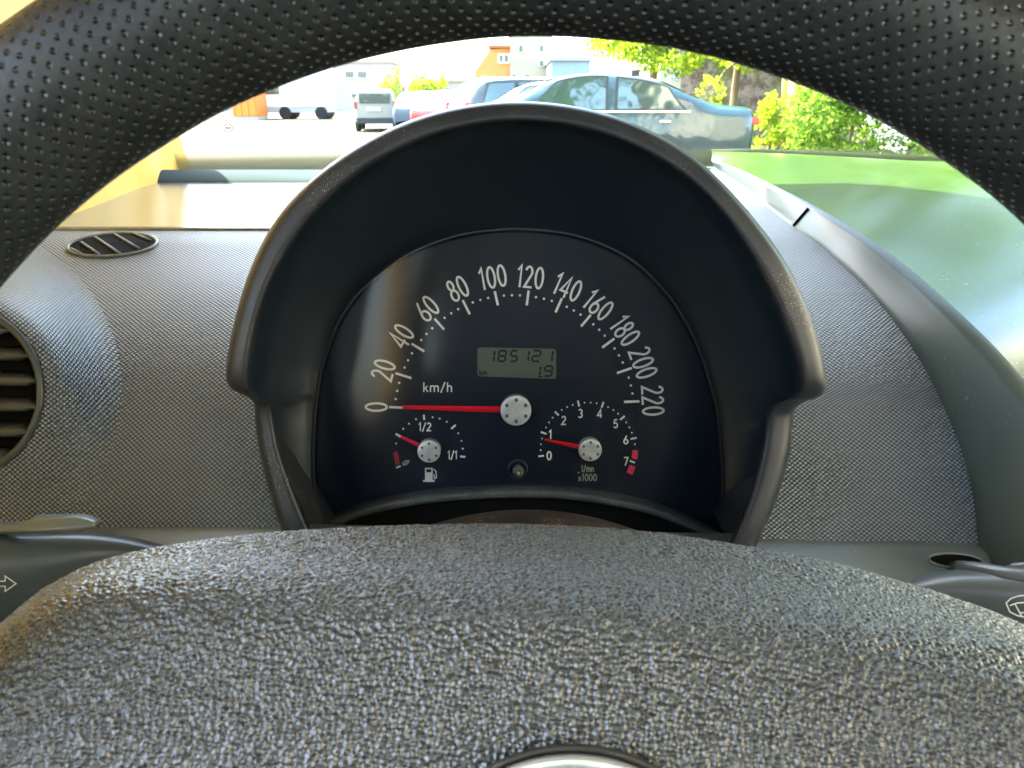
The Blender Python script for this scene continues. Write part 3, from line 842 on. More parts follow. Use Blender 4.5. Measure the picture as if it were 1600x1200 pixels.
for sx in (-.52, 1.2):
    dz_ = 0 if sx < 0 else -.14
    bm = bmesh.new(); add_box(bm, (sx, -.25, .58 + dz_ / 2), (.06, 1.5, .78 + dz_), .01); bm_obj('door_panel', bm, mat['plastic'], cabin)
    bm = bmesh.new(); add_box(bm, (sx, -.55, 1.24), (.06, .16, .56), .01); bm_obj('door_pillar', bm, mat['headliner'] if sx > 0 else mat['cream'], cabin)
bm = bmesh.new(); add_box(bm, (.34, -1.05, .8), (1.66, .1, 1.0), .01); add_box(bm, (.34, -1.05, 1.41), (1.66, .08, .22), .01); bm_obj('rear_seat_and_blocker', bm, mat['dark_seat'], cabin)  # upper box added to keep the bright rear out of the lens
bm = bmesh.new(); add_box(bm, (.34, .1, .22), (1.66, 2.2, .05), 0); bm_obj('cabin_floor', bm, mat['dark_seat'], cabin)
bm = bmesh.new(); add_box(bm, (0.02, -.55, .85), (.48, .14, .72), .05); add_box(bm, (0.02, -.57, 1.32), (.26, .10, .18), .04); bm_obj('driver_seat', bm, mat['dark_seat'], cabin)

ws = empty('windscreen', (.34, 1.19, 1.06), 'sloping windscreen glass with a dotted border paled by painted glare and small printed stamp', 'windscreen')
def WS(x, s_):   # s 0 base .. 1 header
    bow = 1 - ((x - .34) / .9) ** 2
    return Vector((x * (1 - .06 * s_) + .02 * s_, 1.13 + .11 * bow + (.85 - 1.13 - .06 * bow) * s_, 1.050 + (1.52 - 1.050) * s_))
rows = [[WS(-.50 + 1.70 * j / 40, k / 12) for j in range(41)] for k in range(13)]
gp = grid('glass_pane', rows, mat['glass'], ws)
def mk_frit():
    m = bpy.data.materials.new('dotted_border'); m.use_nodes = True; t = m.node_tree
    b = t.nodes['Principled BSDF']; b.inputs['Base Color'].default_value = rgb(.34, .35, .24); b.inputs['Roughness'].default_value = .5  # pale tone paints the windscreen's veiling glare onto a black border
    tc = t.nodes.new('ShaderNodeTexCoord'); mp = t.nodes.new('ShaderNodeMapping'); mp.inputs['Rotation'].default_value = (0, 0, R(45))
    v = t.nodes.new('ShaderNodeTexVoronoi'); v.voronoi_dimensions = '2D'; v.inputs['Randomness'].default_value = 0; v.inputs['Scale'].default_value = 1 / .0028
    t.links.new(tc.outputs['UV'], mp.inputs[0]); t.links.new(mp.outputs[0], v.inputs['Vector'])
    sp = t.nodes.new('ShaderNodeSeparateXYZ'); t.links.new(tc.outputs['UV'], sp.inputs[0])
    mr = t.nodes.new('ShaderNodeMapRange'); t.links.new(sp.outputs[1], mr.inputs[0]); mr.inputs[1].default_value = .018; mr.inputs[2].default_value = .040
    mr.inputs[3].default_value = .56; mr.inputs[4].default_value = .25
    lt = t.nodes.new('ShaderNodeMath'); lt.operation = 'LESS_THAN'; t.links.new(v.outputs['Distance'], lt.inputs[0]); t.links.new(mr.outputs[0], lt.inputs[1])
    t.links.new(lt.outputs[0], b.inputs['Alpha'])
    return m
rows = []
for k in range(9):
    s_ = .06 * k / 8
    rows.append([WS(-.50 + 1.70 * j / 60, s_) + Vector((0, -.003, -.002)) for j in range(61)])
grid('dotted_border', rows, mk_frit(), ws)
def WSpx(px, py, off=0):     # onto the local glass plane
    o = WS(-.42, .1); n_ = (WS(-.42, .3) - WS(-.42, 0)).cross(WS(-.3, .1) - WS(-.5, .1)).normalized()
    if n_.y > 0: n_ = -n_
    d_ = D(px, py); o = o + n_ * (off + .003)
    return CAM + d_ * ((o - CAM).dot(n_) / d_.dot(n_))
st_ = [[tuple(v) for v in q] for q in ribbon([Vector((356 + 7.5 * math.cos(a), 200 + 6 * math.sin(a))) for a in [2 * math.pi * i / 24 for i in range(25)]], 1.3)]
st_ += [line(351, 200, 361, 200, 2.2), line(357, 184, 361, 188, 1.2), line(361, 188, 357, 192, 1.2), line(357, 192, 353, 188, 1.2), line(353, 188, 357, 184, 1.2), line(350, 178, 364, 178, 1), line(346, 182, 352, 182, 1)]
decal('glass_stamp', st_, WSpx, mat['rubber'], gp)
# wiper lying outside the foot of the glass
wp = empty('windscreen_wiper', P(1300, 246, 1.34), 'thin black wiper blade lying along the foot of the windscreen', 'wiper')
bm = bmesh.new()
tube('', [P(x, y, t) for x, y, t in ((1112, 236, 1.30), (1180, 238, 1.31), (1290, 243, 1.33), (1400, 247, 1.35), (1500, 252, 1.37))], [.003, .006, .007, .007, .005], None, bm=bm, seg=8)
bm_obj('blade', bm, mat['rubber'], wp, True)
tube('arm', [P(x, y, t) for x, y, t in ((1118, 243, 1.33), (1300, 249, 1.35), (1490, 252, 1.4))], [.003, .006, .006], mat['rubber'], wp, 8)

# ================================================================== OUTSIDE
def ground_mat():
    m = M('dusty_asphalt', (.30, .27, .21), .9, .2)
    c = m.mixcol(m.ramp(m.noise(.25, 6, .6), .35, .65), (.034, .029, .020), (.055, .046, .031))
    c = m.mixcol(m.ramp(m.noise(2.5, 6, .7), .45, .62), c, (.08, .07, .052))
    m.l(c, m.b.inputs['Base Color']); m.bump(m.noise(40, 4), .4, .01)
    return m.m
g = grid('ground', [[Vector((x, y, 0)) for x in (-400, -60, 0, 60, 400)] for y in (-200, -20, 20, 60, 500)], ground_mat())
props(g, kind='structure')
def paint(name, col, rough=.25): return M(name, col, rough, .4, 0, .25, .05).m
mat['carglass'] = (lambda m: m.bump(m.noise(1.6, 2, .5), 1, .015).m)(M('car_glass', (.035, .07, .06), .05, .9, .15, 1.0, .03))
mat['tyre'] = M('tyre', (.02, .02, .02), .8, .2).m
mat['rim_alloy'] = M('alloy', (.45, .46, .47), .35, .5, .7).m
mat['chrome'] = M('chrome_trim', (.75, .73, .66), .2, .5, .9).m
mat['taillight'] = M('tail_lamp', (.62, .03, .04), .2, .5).m
mat['whitebit'] = M('white_plate', (.8, .8, .76), .5, .3).m
mat['darktrim'] = M('dark_trim', (.03, .035, .038), .5, .4).m

def car(name, label, loc, yaw, st, hw, body, group=None, windows=(), front=None, rear=None, wheels=(), wr=.31, extras=()):
    """st: stations (x, zlow, zbelt, zroof, width factor, roof half width factor). x runs from tail (0) to nose."""
    root = empty(name, loc, label, 'car' if 'van' not in name and 'truck' not in name else name.split('_')[-1], group)
    root.rotation_euler = (0, 0, yaw)
    st = cr(st, 5)
    def sec(q):
        x, zl, zb, zr, wf, rf = q; w_ = hw * wf
        half = [(w_ * .90, zl), (w_ * .985, zl + (zb - zl) * .22), (w_, zl + (zb - zl) * .55), (w_ * .985, zl + (zb - zl) * .85), (w_ * .955, zb), (w_ * (.955 + (rf - .955) * .5), zb + (zr - zb) * .5),
                (w_ * rf, zb + (zr - zb) * .9), (w_ * rf * .93, zb + (zr - zb) * .985), (w_ * rf * .6, zr), (0, zr + .012)]
        return [Vector((x, y, z)) for y, z in half] + [Vector((x, -y, z)) for y, z in half[-2::-1]]
    def add(nm, rows, m, par=root, **k):
        me_o = grid(nm, rows, m, None, orient='vol', **k); me_o.parent = par; return me_o
    secs = [sec(q) for q in st]
    nose = [Vector((secs[-1][0].x + .02, p.y * .9, p.z * .97 + .02)) for p in secs[-1]]
    tail = [Vector((secs[0][0].x - .02, p.y * .9, p.z * .97 + .02)) for p in secs[0]]
    add('body', [[Vector((p.x, p.y * .0, (p.z + .5) * .5)) for p in tail]] + [tail] + secs + [nose] + [[Vector((p.x, 0, (p.z + .5) * .5)) for p in nose]], body)
    def at(x):
        for a, b in zip(st, st[1:]):
            if a[0] <= x <= b[0]:
                w_ = (x - a[0]) / (b[0] - a[0] + 1e-9); return [u + (v - u) * w_ for u, v in zip(a, b)]
        return st[-1]
    for x0, x1, x2, x3 in windows:      # bottom x0..x1, top x2..x3
        for side in (0, 1):
            rws = []
            for k in range(9):
                f_ = k / 8; r_ = []
                for v in range(7):
                    g_ = .08 + .80 * v / 6
                    x = (x0 + (x2 - x0) * g_) * (1 - f_) + (x1 + (x3 - x1) * g_) * f_
                    q = at(x); w_ = hw * q[4]
                    yv = w_ * (.955 + (q[5] - .955) * g_) + .008
                    r_.append(Vector((x, yv * (1 if side else -1), q[2] + (q[3] - q[2]) * g_)))
                rws.append(r_)
            add('side_window', rws, mat['carglass'])
            sl_ = []
            for k in range(9):
                f_ = k / 8; r_ = []
                for v in range(7):
                    g_ = .03 + .90 * v / 6
                    x = (x0 - .05 + (x2 - x0 + .02) * g_) * (1 - f_) + (x1 + .05 + (x3 - x1 - .02) * g_) * f_
                    q = at(x); w_ = hw * q[4]
                    yv = w_ * (.955 + (q[5] - .955) * g_) + .004
                    r_.append(Vector((x, yv * (1 if side else -1), q[2] + (q[3] - q[2]) * g_)))
                sl_.append(r_)
            add('window_seal', sl_, mat['darktrim'])
    for nm, rng in (('windscreen', front), ('rear_window', rear)):
        if not rng: continue
        rws = []
        for k in range(9):
            x = rng[0] + (rng[1] - rng[0]) * k / 8; q = at(x); w_ = hw * q[4] * q[5] * .86
            rws.append([Vector((x + (.012 if rng[2] > 0 else -.012), y * w_, q[3] + .016 + .012 * (1 - abs(y)))) for y in (-1, -.6, -.2, .2, .6, 1)])
        add(nm, rws, mat['carglass'])
    for x in wheels:
        for sy in (-1, 1):
            bm = bmesh.new()
            bmesh.ops.create_cone(bm, cap_ends=True, segments=32, radius1=wr, radius2=wr, depth=.2, matrix=Matrix.Translation((x, sy * (hw - .085), wr)) @ Matrix.Rotation(R(90), 4, 'X'))
            bmesh.ops.bevel(bm, geom=[e for e in bm.edges if len(e.link_faces) == 2 and e.calc_face_angle() > 1], offset=.03, segments=2, affect='EDGES')
            me = bpy.data.meshes.new('wheel'); bm.to_mesh(me); bm.free(); wo_ = bpy.data.objects.new('wheel', me); C.objects.link(wo_); me.materials.append(mat['tyre']); wo_.parent = root
            ab = bmesh.new(); bmesh.ops.create_cone(ab, cap_ends=True, segments=32, radius1=wr * 1.17, radius2=wr * 1.17, depth=.1, matrix=Matrix.Translation((x, sy * (hw - .046), wr + .02)) @ Matrix.Rotation(R(90), 4, 'X'))
            me = bpy.data.meshes.new('wheel_arch'); ab.to_mesh(me); ab.free(); ao = bpy.data.objects.new('wheel_arch', me); C.objects.link(ao); me.materials.append(mat['darktrim']); ao.parent = root
            bm = bmesh.new()
            bmesh.ops.create_cone(bm, cap_ends=True, segments=24, radius1=wr * .62, radius2=wr * .55, depth=.03, matrix=Matrix.Translation((x, sy * (hw + .022), wr)) @ Matrix.Rotation(R(90) * sy, 4, 'X'))
            me = bpy.data.meshes.new('rim'); bm.to_mesh(me); bm.free(); ro = bpy.data.objects.new('rim', me); C.objects.link(ro); me.materials.append(mat['rim_alloy']); ro.parent = wo_
    for nm, c, s, m in extras:
        bm = bmesh.new(); add_box(bm, c, s, min(s) * .25)
        me = bpy.data.meshes.new(nm); bm.to_mesh(me); bm.free(); e_ = bpy.data.objects.new(nm, me); C.objects.link(e_); me.materials.append(m); e_.parent = root
    return root
# sedan side-on, tail to the right (x local runs to the nose = world -x with yaw 180)
sed = [(0, .45, .92, .96, .80, .80), (.12, .32, .98, 1.04, .92, .84), (.55, .28, 1.00, 1.08, .98, .86), (.95, .25, 1.00, 1.20, 1, .90), (1.45, .22, .99, 1.39, 1, .885), (2.0, .2, .98, 1.47, 1, .88), (2.5, .2, .97, 1.47, 1, .88),
       (2.95, .2, .96, 1.36, 1, .885), (3.35, .2, .95, 1.13, 1, .90), (3.6, .2, .94, 1.00, 1, .88), (4.1, .22, .86, .90, .98, .86), (4.45, .28, .74, .78, .90, .84), (4.6, .35, .6, .66, .78, .80)]
yS = 10.8
pt = PY(1186, 190, yS)
car('parked_car', 'teal blue saloon parked side-on behind the windscreen, leaves mirrored in its windows', (pt.x, yS + .9, 0), R(180), sed, .90, (lambda m: m.bump(m.noise(1.8, 3, .6), 1, .03).m)(M('teal_paint', (.015, .045, .055), .22, .6, 0, .7, .05)), 'cars parked outside',
    windows=[(1.02, 1.95, 1.30, 1.95), (2.12, 3.35, 2.12, 2.72)], front=(2.75, 3.45, 1), rear=(.75, 1.5, -1), wheels=(1.30, 3.75),
    extras=[('tail_lamp', (.03, .66, .86), (.14, .26, .10), mat['taillight']), ('tail_lamp', (.03, -.66, .86), (.14, .26, .10), mat['taillight']), ('door_handle', (1.30, .905, .86), (.16, .03, .03), mat['chrome']), ('door_handle', (2.35, .905, .85), (.16, .03, .03), mat['chrome']), ('door_gap', (2.03, .895, .62), (.014, .02, .66), mat['darktrim']), ('sill_trim', (2.2, .895, .27), (2.2, .03, .08), mat['darktrim']),
            ('window_trim', (2.1, .882, .985), (2.3, .02, .03), mat['chrome']), ('antenna', (1.6, 0, 1.5), (.12, .03, .09), mat['darktrim'])])
# white car behind it, nose towards the left
pt = PY(1035, 150, 16.5)
car('parked_car', 'white car half hidden between the teal saloon and the dark estate', (pt.x, 16.5, 0), R(172), sed, .88, paint('white_paint', (.78, .78, .76)), 'cars parked outside',
    windows=[(1.02, 1.95, 1.30, 1.95), (2.12, 3.35, 2.12, 2.72)], front=(2.75, 3.45, 1), rear=(.75, 1.5, -1), wheels=(.85, 3.65))
est = [(0, .45, .95, 1.02, .85, .84), (.1, .32, 1.0, 1.20, .95, .82), (.35, .26, 1.0, 1.45, 1, .80), (.8, .22, .99, 1.53, 1, .80), (2.0, .2, .97, 1.56, 1, .80), (2.6, .2, .96, 1.48, 1, .80), (3.1, .2, .95, 1.18, 1, .84), (3.35, .2, .94, 1.0, 1, .88),
       (3.9, .22, .86, .90, .98, .86), (4.2, .28, .72, .78, .88, .84)]
pt = PY(706, 185, 17.5)
car('parked_car', 'dark slate estate car seen from behind next to the red car', (pt.x + .1, 17.5, 0), R(20), est, .90, paint('slate_paint', (.035, .050, .058)), 'cars parked outside',
    windows=[(.35, 1.1, .55, 1.1), (1.2, 2.0, 1.2, 2.0), (2.1, 3.1, 2.1, 2.6)], front=(2.5, 3.2, 1), rear=(.12, .4, -1), wheels=(.8, 3.4),
    extras=[('tail_lamp', (.03, .76, .98), (.14, .22, .22), mat['taillight']), ('tail_lamp', (.03, -.76, .98), (.14, .22, .22), mat['taillight']), ('roof_rail', (1.3, .66, 1.57), (1.8, .03, .04), mat['chrome']), ('roof_rail', (1.3, -.66, 1.57), (1.8, .03, .04), mat['chrome'])])
hat = [(0, .4, .80, .86, .86, .86), (.1, .3, .86, 1.0, .96, .84), (.4, .25, .88, 1.25, 1, .8), (.8, .22, .87, 1.36, 1, .79), (1.8, .2, .86, 1.38, 1, .79), (2.4, .2, .85, 1.15, 1, .82), (2.8, .2, .84, .90, 1, .88), (3.4, .24, .74, .78, .95, .86), (3.6, .3, .6, .64, .85, .84)]
pt = PY(672, 190, 23)
car('parked_car', 'small red hatchback parked left of the dark estate', (pt.x, 23, 0), R(60), hat, .82, paint('red_paint', (.36, .010, .016)), 'cars parked outside',
    windows=[(.5, 1.5, .6, 1.5), (1.6, 2.5, 1.6, 2.2)], front=(2.0, 2.7, 1), rear=(.12, .5, -1), wheels=(.6, 2.9), wr=.29)
pt = PY(646, 190, 27)
car('parked_car', 'small blue hatchback mostly hidden behind the red car', (pt.x, 27, 0), R(80), hat, .80, paint('blue_paint', (.05, .08, .12)), 'cars parked outside',
    windows=[(.5, 1.5, .6, 1.5), (1.6, 2.5, 1.6, 2.2)], front=(2.0, 2.7, 1), rear=(.12, .5, -1), wheels=(.6, 2.9), wr=.29)
van = [(0, .45, 1.0, 1.52, .93, .88), (.12, .30, 1.0, 1.55, 1, .80), (.6, .25, 1.0, 1.60, 1, .80), (2.2, .22, 1.0, 1.60, 1, .80), (2.9, .2, .98, 1.48, 1, .86), (3.4, .2, 1.02, 1.12, 1, .88), (4.0, .25, .86, .9, .96, .86), (4.15, .3, .7, .75, .86, .84)]
pt = PY(588, 200, 29)
car('small_van', 'small silver van seen from behind in the middle of the yard', (pt.x, 29, 0), R(97), van, .82, paint('silver_paint', (.30, .29, .25)), None,
    windows=[(2.1, 3.2, 2.1, 2.8)], front=(2.6, 3.3, 1), wheels=(.7, 3.3), wr=.30,
    extras=[('rear_window', (-.03, 0, 1.25), (.05, 1.2, .36), mat['carglass']), ('number_plate', (-.05, .05, .85), (.04, .52, .13), mat['whitebit']), ('tail_lamp', (-.02, .76, 1.0), (.08, .08, .3), mat['taillight']),
            ('tail_lamp', (-.02, -.76, 1.0), (.08, .08, .3), mat['taillight']), ('bumper', (-.05, 0, .42), (.12, 1.5, .22), mat['darktrim'])])
bpy.data.objects['small_van'].scale = (.93, .93, .93)
# white delivery truck side-on with an orange nose load
trk = empty('delivery_truck', PY(455, 183, 48), 'long white delivery truck parked side-on at the left edge of the yard', 'truck')
tl = trk.location; tl.z = 0; trk.location = tl
def part(nm, c, s, m, par, bev=.03):
    bm = bmesh.new(); add_box(bm, Vector(c), s, bev)
    me = bpy.data.meshes.new(nm); bm.to_mesh(me); bm.free(); o = bpy.data.objects.new(nm, me); C.objects.link(o); me.materials.append(m); o.parent = par; return o
wp_ = paint('truck_white', (.80, .80, .78))
part('cargo_box', (1.45, 0, 1.85), (2.2, 2.1, 2.3), wp_, trk, .05)
cab = part('cab', (-.65, 0, 1.35), (2.0, 2.0, 1.7), wp_, trk, .25)
part('cab_window', (-.75, -1.01, 1.62), (.95, .03, .46), mat['carglass'], cab, .01)
part('chassis', (.2, 0, .55), (4.6, 2.0, .34), M('skirt_grey', (.35, .36, .34), .5).m, trk)
for x in (-.05, 2.1):
    bm = bmesh.new(); bmesh.ops.create_cone(bm, cap_ends=True, segments=28, radius1=.36, radius2=.36, depth=2.06, matrix=Matrix.Translation((x, 0, .36)) @ Matrix.Rotation(R(90), 4, 'X'))
    me = bpy.data.meshes.new('wheel'); bm.to_mesh(me); bm.free(); o = bpy.data.objects.new('wheel', me); C.objects.link(o); me.materials.append(mat['tyre']); o.parent = trk
tr2 = empty('skip_container', (PY(400, 180, 46).x - .4, 46, 0), 'orange steel container standing on the ground left of the white truck', 'container')
om = M('orange_paint', (.85, .22, .02), .5).m
part('shell', (.1, 0, 1.25), (1.4, 2, 2.1), om, tr2)
for k in range(4): part('rib', (-.5 + .40 * k, -1.02, 1.25), (.07, .07, 2.0), om, tr2, .01)
part('skid', (.1, 0, .1), (1.4, 1.9, .2), M('bed_grey', (.42, .42, .38), .5).m, tr2)

# buildings
def plaster(name, col):
    m = M(name, col, .9, .2)
    c = m.mixcol(m.ramp(m.noise(.8, 5), .35, .7), tuple(v * .88 for v in col), col)
    m.l(c, m.b.inputs['Base Color']); return m.m
def building(name, label, px0, px1, pytop, y, depth, wallm, roofm=None, wins=(), gable=False, roof_over=.3):
    a, b = PY(px0, pytop, y), PY(px1, pytop, y); zt = a.z
    r_ = empty(name, ((a.x + b.x) / 2, y, 0), label, 'building')
    cx = (a.x + b.x) / 2; W = b.x - a.x
    wl = part('wall', (0, depth / 2, zt / 2), (W, depth, zt), wallm, r_, .0)
    part('roof', (0, depth / 2, zt + .12), (W + roof_over, depth + roof_over, .25), roofm or mat['darktrim'], r_, .02)
    for (x0, y0_, x1, y1_), m in wins:
        p0, p1 = PY(x0, y0_, y), PY(x1, y1_, y)
        w_ = part('window', ((p0.x + p1.x) / 2 - cx, -.02, (p0.z + p1.z) / 2), (abs(p1.x - p0.x), .12, abs(p0.z - p1.z)), mat['whitebit'], r_, .0)
        part('pane', ((p0.x + p1.x) / 2 - cx, -.09, (p0.z + p1.z) / 2), (abs(p1.x - p0.x) * .8, .04, abs(p0.z - p1.z) * .84), m, w_, .0)
    return r_
cream = plaster('cream_plaster', (.36, .32, .23)); white = plaster('white_plaster', (.38, .365, .32)); orange = plaster('orange_plaster', (.72, .26, .09))
gl2 = M('window_glass', (.10, .13, .12), .1, .6).m
building('warehouse', 'long white warehouse with a strip of grey green windows beyond the yard', 330, 610, 98, 75, 20, white, white,
         [((538, 111, 555, 122), gl2), ((557, 111, 575, 122), gl2), ((548, 146, 560, 152), gl2)])
oh0 = PY(770, 122, 60)
ohs = empty('house', (oh0.x, 60, 0), 'orange house with a sloping left gable and one pale double window', 'building')
pr = [PY(px, py, 60) for px, py in ((738, 124), (742, 112), (766, 77), (797, 75), (797, 124))]
pr[0].z = 0; pr[-1].z = 0
bm = bmesh.new(); A_ = [bm.verts.new((p.x - oh0.x, 0, p.z)) for p in pr]; B_ = [bm.verts.new((p.x - oh0.x, 9, p.z)) for p in pr]
bm.faces.new(A_); bm.faces.new(B_[::-1])
for i in range(5): bm.faces.new((A_[i], B_[i], B_[(i + 1) % 5], A_[(i + 1) % 5]))
bmesh.ops.recalc_face_normals(bm, faces=bm.faces)
me = bpy.data.meshes.new('wall'); bm.to_mesh(me); bm.free(); me.materials.append(orange); o = bpy.data.objects.new('wall', me); C.objects.link(o); o.parent = ohs
def win_at(par, ox, x0, y0_, x1, y1_, y, m):
    p0, p1 = PY(x0, y0_, y), PY(x1, y1_, y)
    w_ = part('window', ((p0.x + p1.x) / 2 - ox, -.02, (p0.z + p1.z) / 2), (abs(p1.x - p0.x), .12, abs(p0.z - p1.z)), mat['whitebit'], par, 0)
    for k in (0, 1): part('pane', (p0.x - ox + (p1.x - p0.x) * (.28 + .44 * k), -.09, (p0.z + p1.z) / 2), (abs(p1.x - p0.x) * .3, .04, abs(p0.z - p1.z) * .7), m, w_, 0)
win_at(ohs, oh0.x, 778, 84, 796, 99, 60, gl2)
part('roof_edge', (PY(782, 74, 60).x - oh0.x, 4.4, pr[3].z + .1), (1.8, 9.4, .2), plaster('orange_roof', (.35, .14, .06)), ohs, .02)
building('apartment_block', 'tall cream block right of the orange house', 797, 864, 40, 58, 12, cream, None, [((800, 115, 806, 124), gl2), ((819, 116, 828, 124), gl2), ((842, 70, 850, 82), gl2), ((810, 70, 818, 82), gl2), ((842, 94, 850, 104), gl2)])
building('shed', 'low building with a flat blue front behind the tree', 862, 922, 95, 50, 8, plaster('blue_cladding', (.26, .34, .40)), white)
ws_ = []
for i in range(5):
    for j in range(4): ws_.append(((1048 + i * 5.0, 96 + j * 8, 1051.4 + i * 5.0, 101 + j * 8), gl2))
for i in range(5):
    for j in range(3): ws_.append(((1084 + i * 5.2, 105 + j * 7, 1087.6 + i * 5.2, 110 + j * 7), gl2))
building('apartment_block', 'far cream apartment block with rows of small dark windows above the teal saloon', 1035, 1135, 60, 90, 14, cream, None, ws_)
building('house', 'plain white house far behind the dark estate car', 600, 742, 128, 80, 12, white, cream, [((612, 134, 622, 142), gl2)])

# ---- vegetation
def leaf_mat(name, c1, c2, trans=.5):
    m = bpy.data.materials.new(name); m.use_nodes = True; t = m.node_tree; t.nodes.clear()
    o = t.nodes.new('ShaderNodeOutputMaterial'); d = t.nodes.new('ShaderNodeBsdfDiffuse'); tr = t.nodes.new('ShaderNodeBsdfTranslucent'); mx = t.nodes.new('ShaderNodeMixShader')
    gi = t.nodes.new('ShaderNodeNewGeometry'); rp = t.nodes.new('ShaderNodeMix'); rp.data_type = 'RGBA'
    rp.inputs[6].default_value = rgb(*c1); rp.inputs[7].default_value = rgb(*c2)
    t.links.new(gi.outputs['Random Per Island'], rp.inputs[0]); t.links.new(rp.outputs[2], d.inputs[0]); t.links.new(rp.outputs[2], tr.inputs[0])
    mx.inputs[0].default_value = trans
    t.links.new(d.outputs[0], mx.inputs[1]); t.links.new(tr.outputs[0], mx.inputs[2]); t.links.new(mx.outputs[0], o.inputs[0])
    return m
lf_yel = leaf_mat('leaf_yellow_green', (.15, .24, .012), (.42, .52, .04)); lf_gr = leaf_mat('leaf_green', (.07, .18, .015), (.32, .45, .07)); lf_dk = leaf_mat('leaf_dark', (.03, .09, .02), (.08, .17, .04))
bark = M('bark', (.16, .12, .08), .9, .1).m
def crown(clusters, n, size, m, parent, name='crown', droop=0.0, flowers=0):
    vs = []; fs = []
    vol = [c[1].x * c[1].y * c[1].z for c in clusters]; tot = sum(vol)
    for (c, s), v in zip(clusters, vol):
        for _ in range(int(n * v / tot)):
            while True:
                p = Vector((random.uniform(-1, 1), random.uniform(-1, 1), random.uniform(-1, 1)))
                if .25 < p.length < 1: break
            p = Vector((p.x * s.x, p.y * s.y, p.z * s.z)) + c
            if noise.noise(p * (1.6 / max(.4, s.x)) + Vector((3, 1, 2))) < -.12: continue
            u = Vector((random.gauss(0, 1), random.gauss(0, 1), random.gauss(0, 1) - droop)).normalized()
            v2 = u.orthogonal().normalized(); v2.rotate(Matrix.Rotation(random.uniform(0, 6.28), 3, u))
            L = size * random.uniform(.6, 1.4); w_ = L * .4
            b = len(vs); vs += [p, p + u * L * .5 + v2 * w_, p + u * L, p + u * L * .5 - v2 * w_]; fs.append((b, b + 1, b + 2, b + 3))
    me = bpy.data.meshes.new(name); me.from_pydata([tuple(v) for v in vs], [], fs); me.materials.append(m)
    o = bpy.data.objects.new(name, me); C.objects.link(o); o.parent = parent
    return o
def tree(label, x, y, h, cl, n, size, m, trunk_r=.12, name='tree', cat='tree', group=None, lean=0.0):
    r_ = empty(name, (x, y, 0), label, cat, group)
    bm = bmesh.new()
    top = Vector((lean, 0, h * .62))
    tube('', [Vector((0, 0, -.05)), Vector((lean * .3, .05, h * .22)), Vector((lean * .6, -.05, h * .42)), top], [trunk_r, trunk_r * .8, trunk_r * .6, trunk_r * .35], None, bm=bm, seg=10)
    for c, s in cl:
        st0 = Vector((lean * .5, 0, h * .34)); tube('', [st0, st0.lerp(c, .5) + Vector((0, 0, .15)), c], [trunk_r * .4, trunk_r * .25, trunk_r * .1], None, bm=bm, seg=6)
    me = bpy.data.meshes.new('trunk'); bm.to_mesh(me); bm.free(); o = bpy.data.objects.new('trunk', me); C.objects.link(o); me.materials.append(bark); o.parent = r_
    crown(cl, n, size, m, r_)
    return r_
V = Vector
def cl_rand(n, R0, z0, z1, s0, s1, seed):
    rr = random.Random(seed); o = []
    for _ in range(n):
        a = rr.uniform(0, 6.28); q = R0 * math.sqrt(rr.random()); s = rr.uniform(s0, s1)
        o.append((V((q * math.cos(a), q * math.sin(a), rr.uniform(z0, z1))), V((s, s, s * rr.uniform(.5, .8)))))
    return o
x = PY(985, 90, 17).x
tree('light green tree whose feathery leaves hang over the roof of the teal saloon', x + .6, 17.5, 6.5, cl_rand(16, 1.15, 1.95, 5.2, .35, .7, 1) + [(V((-.9, -.3, 2.3)), V((.55, .4, .28))), (V((-.2, -.4, 1.95)), V((.5, .4, .3))), (V((-.6, 0, 2.9)), V((.6, .5, .4))), (V((.5, -.3, 2.35)), V((.6, .4, .3))), (V((.1, -.5, 2.6)), V((.7, .4, .35))), (V((-.5, -.5, 2.15)), V((.7, .35, .25))), (V((.3, -.6, 2.2)), V((.7, .35, .25)))], 26000, .08, lf_yel)
x = PY(1150, 130, 20).x
tree('yellow green tree standing right behind the teal saloon', x, 20, 6, [(V((-.3, -.5, 2.15)), V((.65, .4, .25))), (V((.25, -.5, 2.0)), V((.45, .4, .3))), (V((-.75, -.5, 1.25)), V((.4, .4, .45))), (V((0, 0, 3.2)), V((.8, .6, .6))), (V((.3, 0, 4.6)), V((1, 1, 1)))], 6500, .10, lf_yel)
# dry brown bank behind
def mk_bank():
    m = M('dry_ivy_bank', (.20, .14, .12), .95, .1)
    c = m.mixcol(m.ramp(m.noise(3.5, 6, .75), .4, .6), (.15, .10, .09), (.34, .27, .24))
    c = m.mixcol(m.ramp(m.noise(1.2, 5, .7), .55, .68), c, (.16, .2, .05))
    m.l(c, m.b.inputs['Base Color']); m.bump(m.noise(8, 5, .7), 1, .12)
    return m.m
rows = []
for i in range(16):
    z = 7.5 * i / 15; rows.append([V((4.5 + 20 * j / 50, 21 + 1.0 * i / 15 + 2.2 * (j / 50) ** 2 + .35 * noise.noise(V((j * .35, i * .6, 2))), z - .05)) for j in range(51)])
rows.append([V((p.x, p.y + 6, p.z)) for p in rows[-1]])
bk = grid('bank', rows, mk_bank()); props(bk, kind='structure')
# leaning wooden post
post = empty('wooden_post', (PY(1237, 215, 15).x, 15, 0), 'pale wooden post leaning slightly in front of the brown bank', 'post')
pw = M('post_wood', (.50, .38, .16), .8, .2).m
tube('shaft', [V((PY(1230, 215, 15).x - .05, 15, -.3)), PY(1234, 190, 15), PY(1243, 60, 15)], [.085, .08, .07], pw, post, 12)
tube('brace', [PY(1222, 200, 15.2), PY(1226, 130, 15.2), PY(1228, 60, 15.2)], [.05, .05, .05], M('post_green', (.28, .30, .10), .8, .2).m, post, 10)
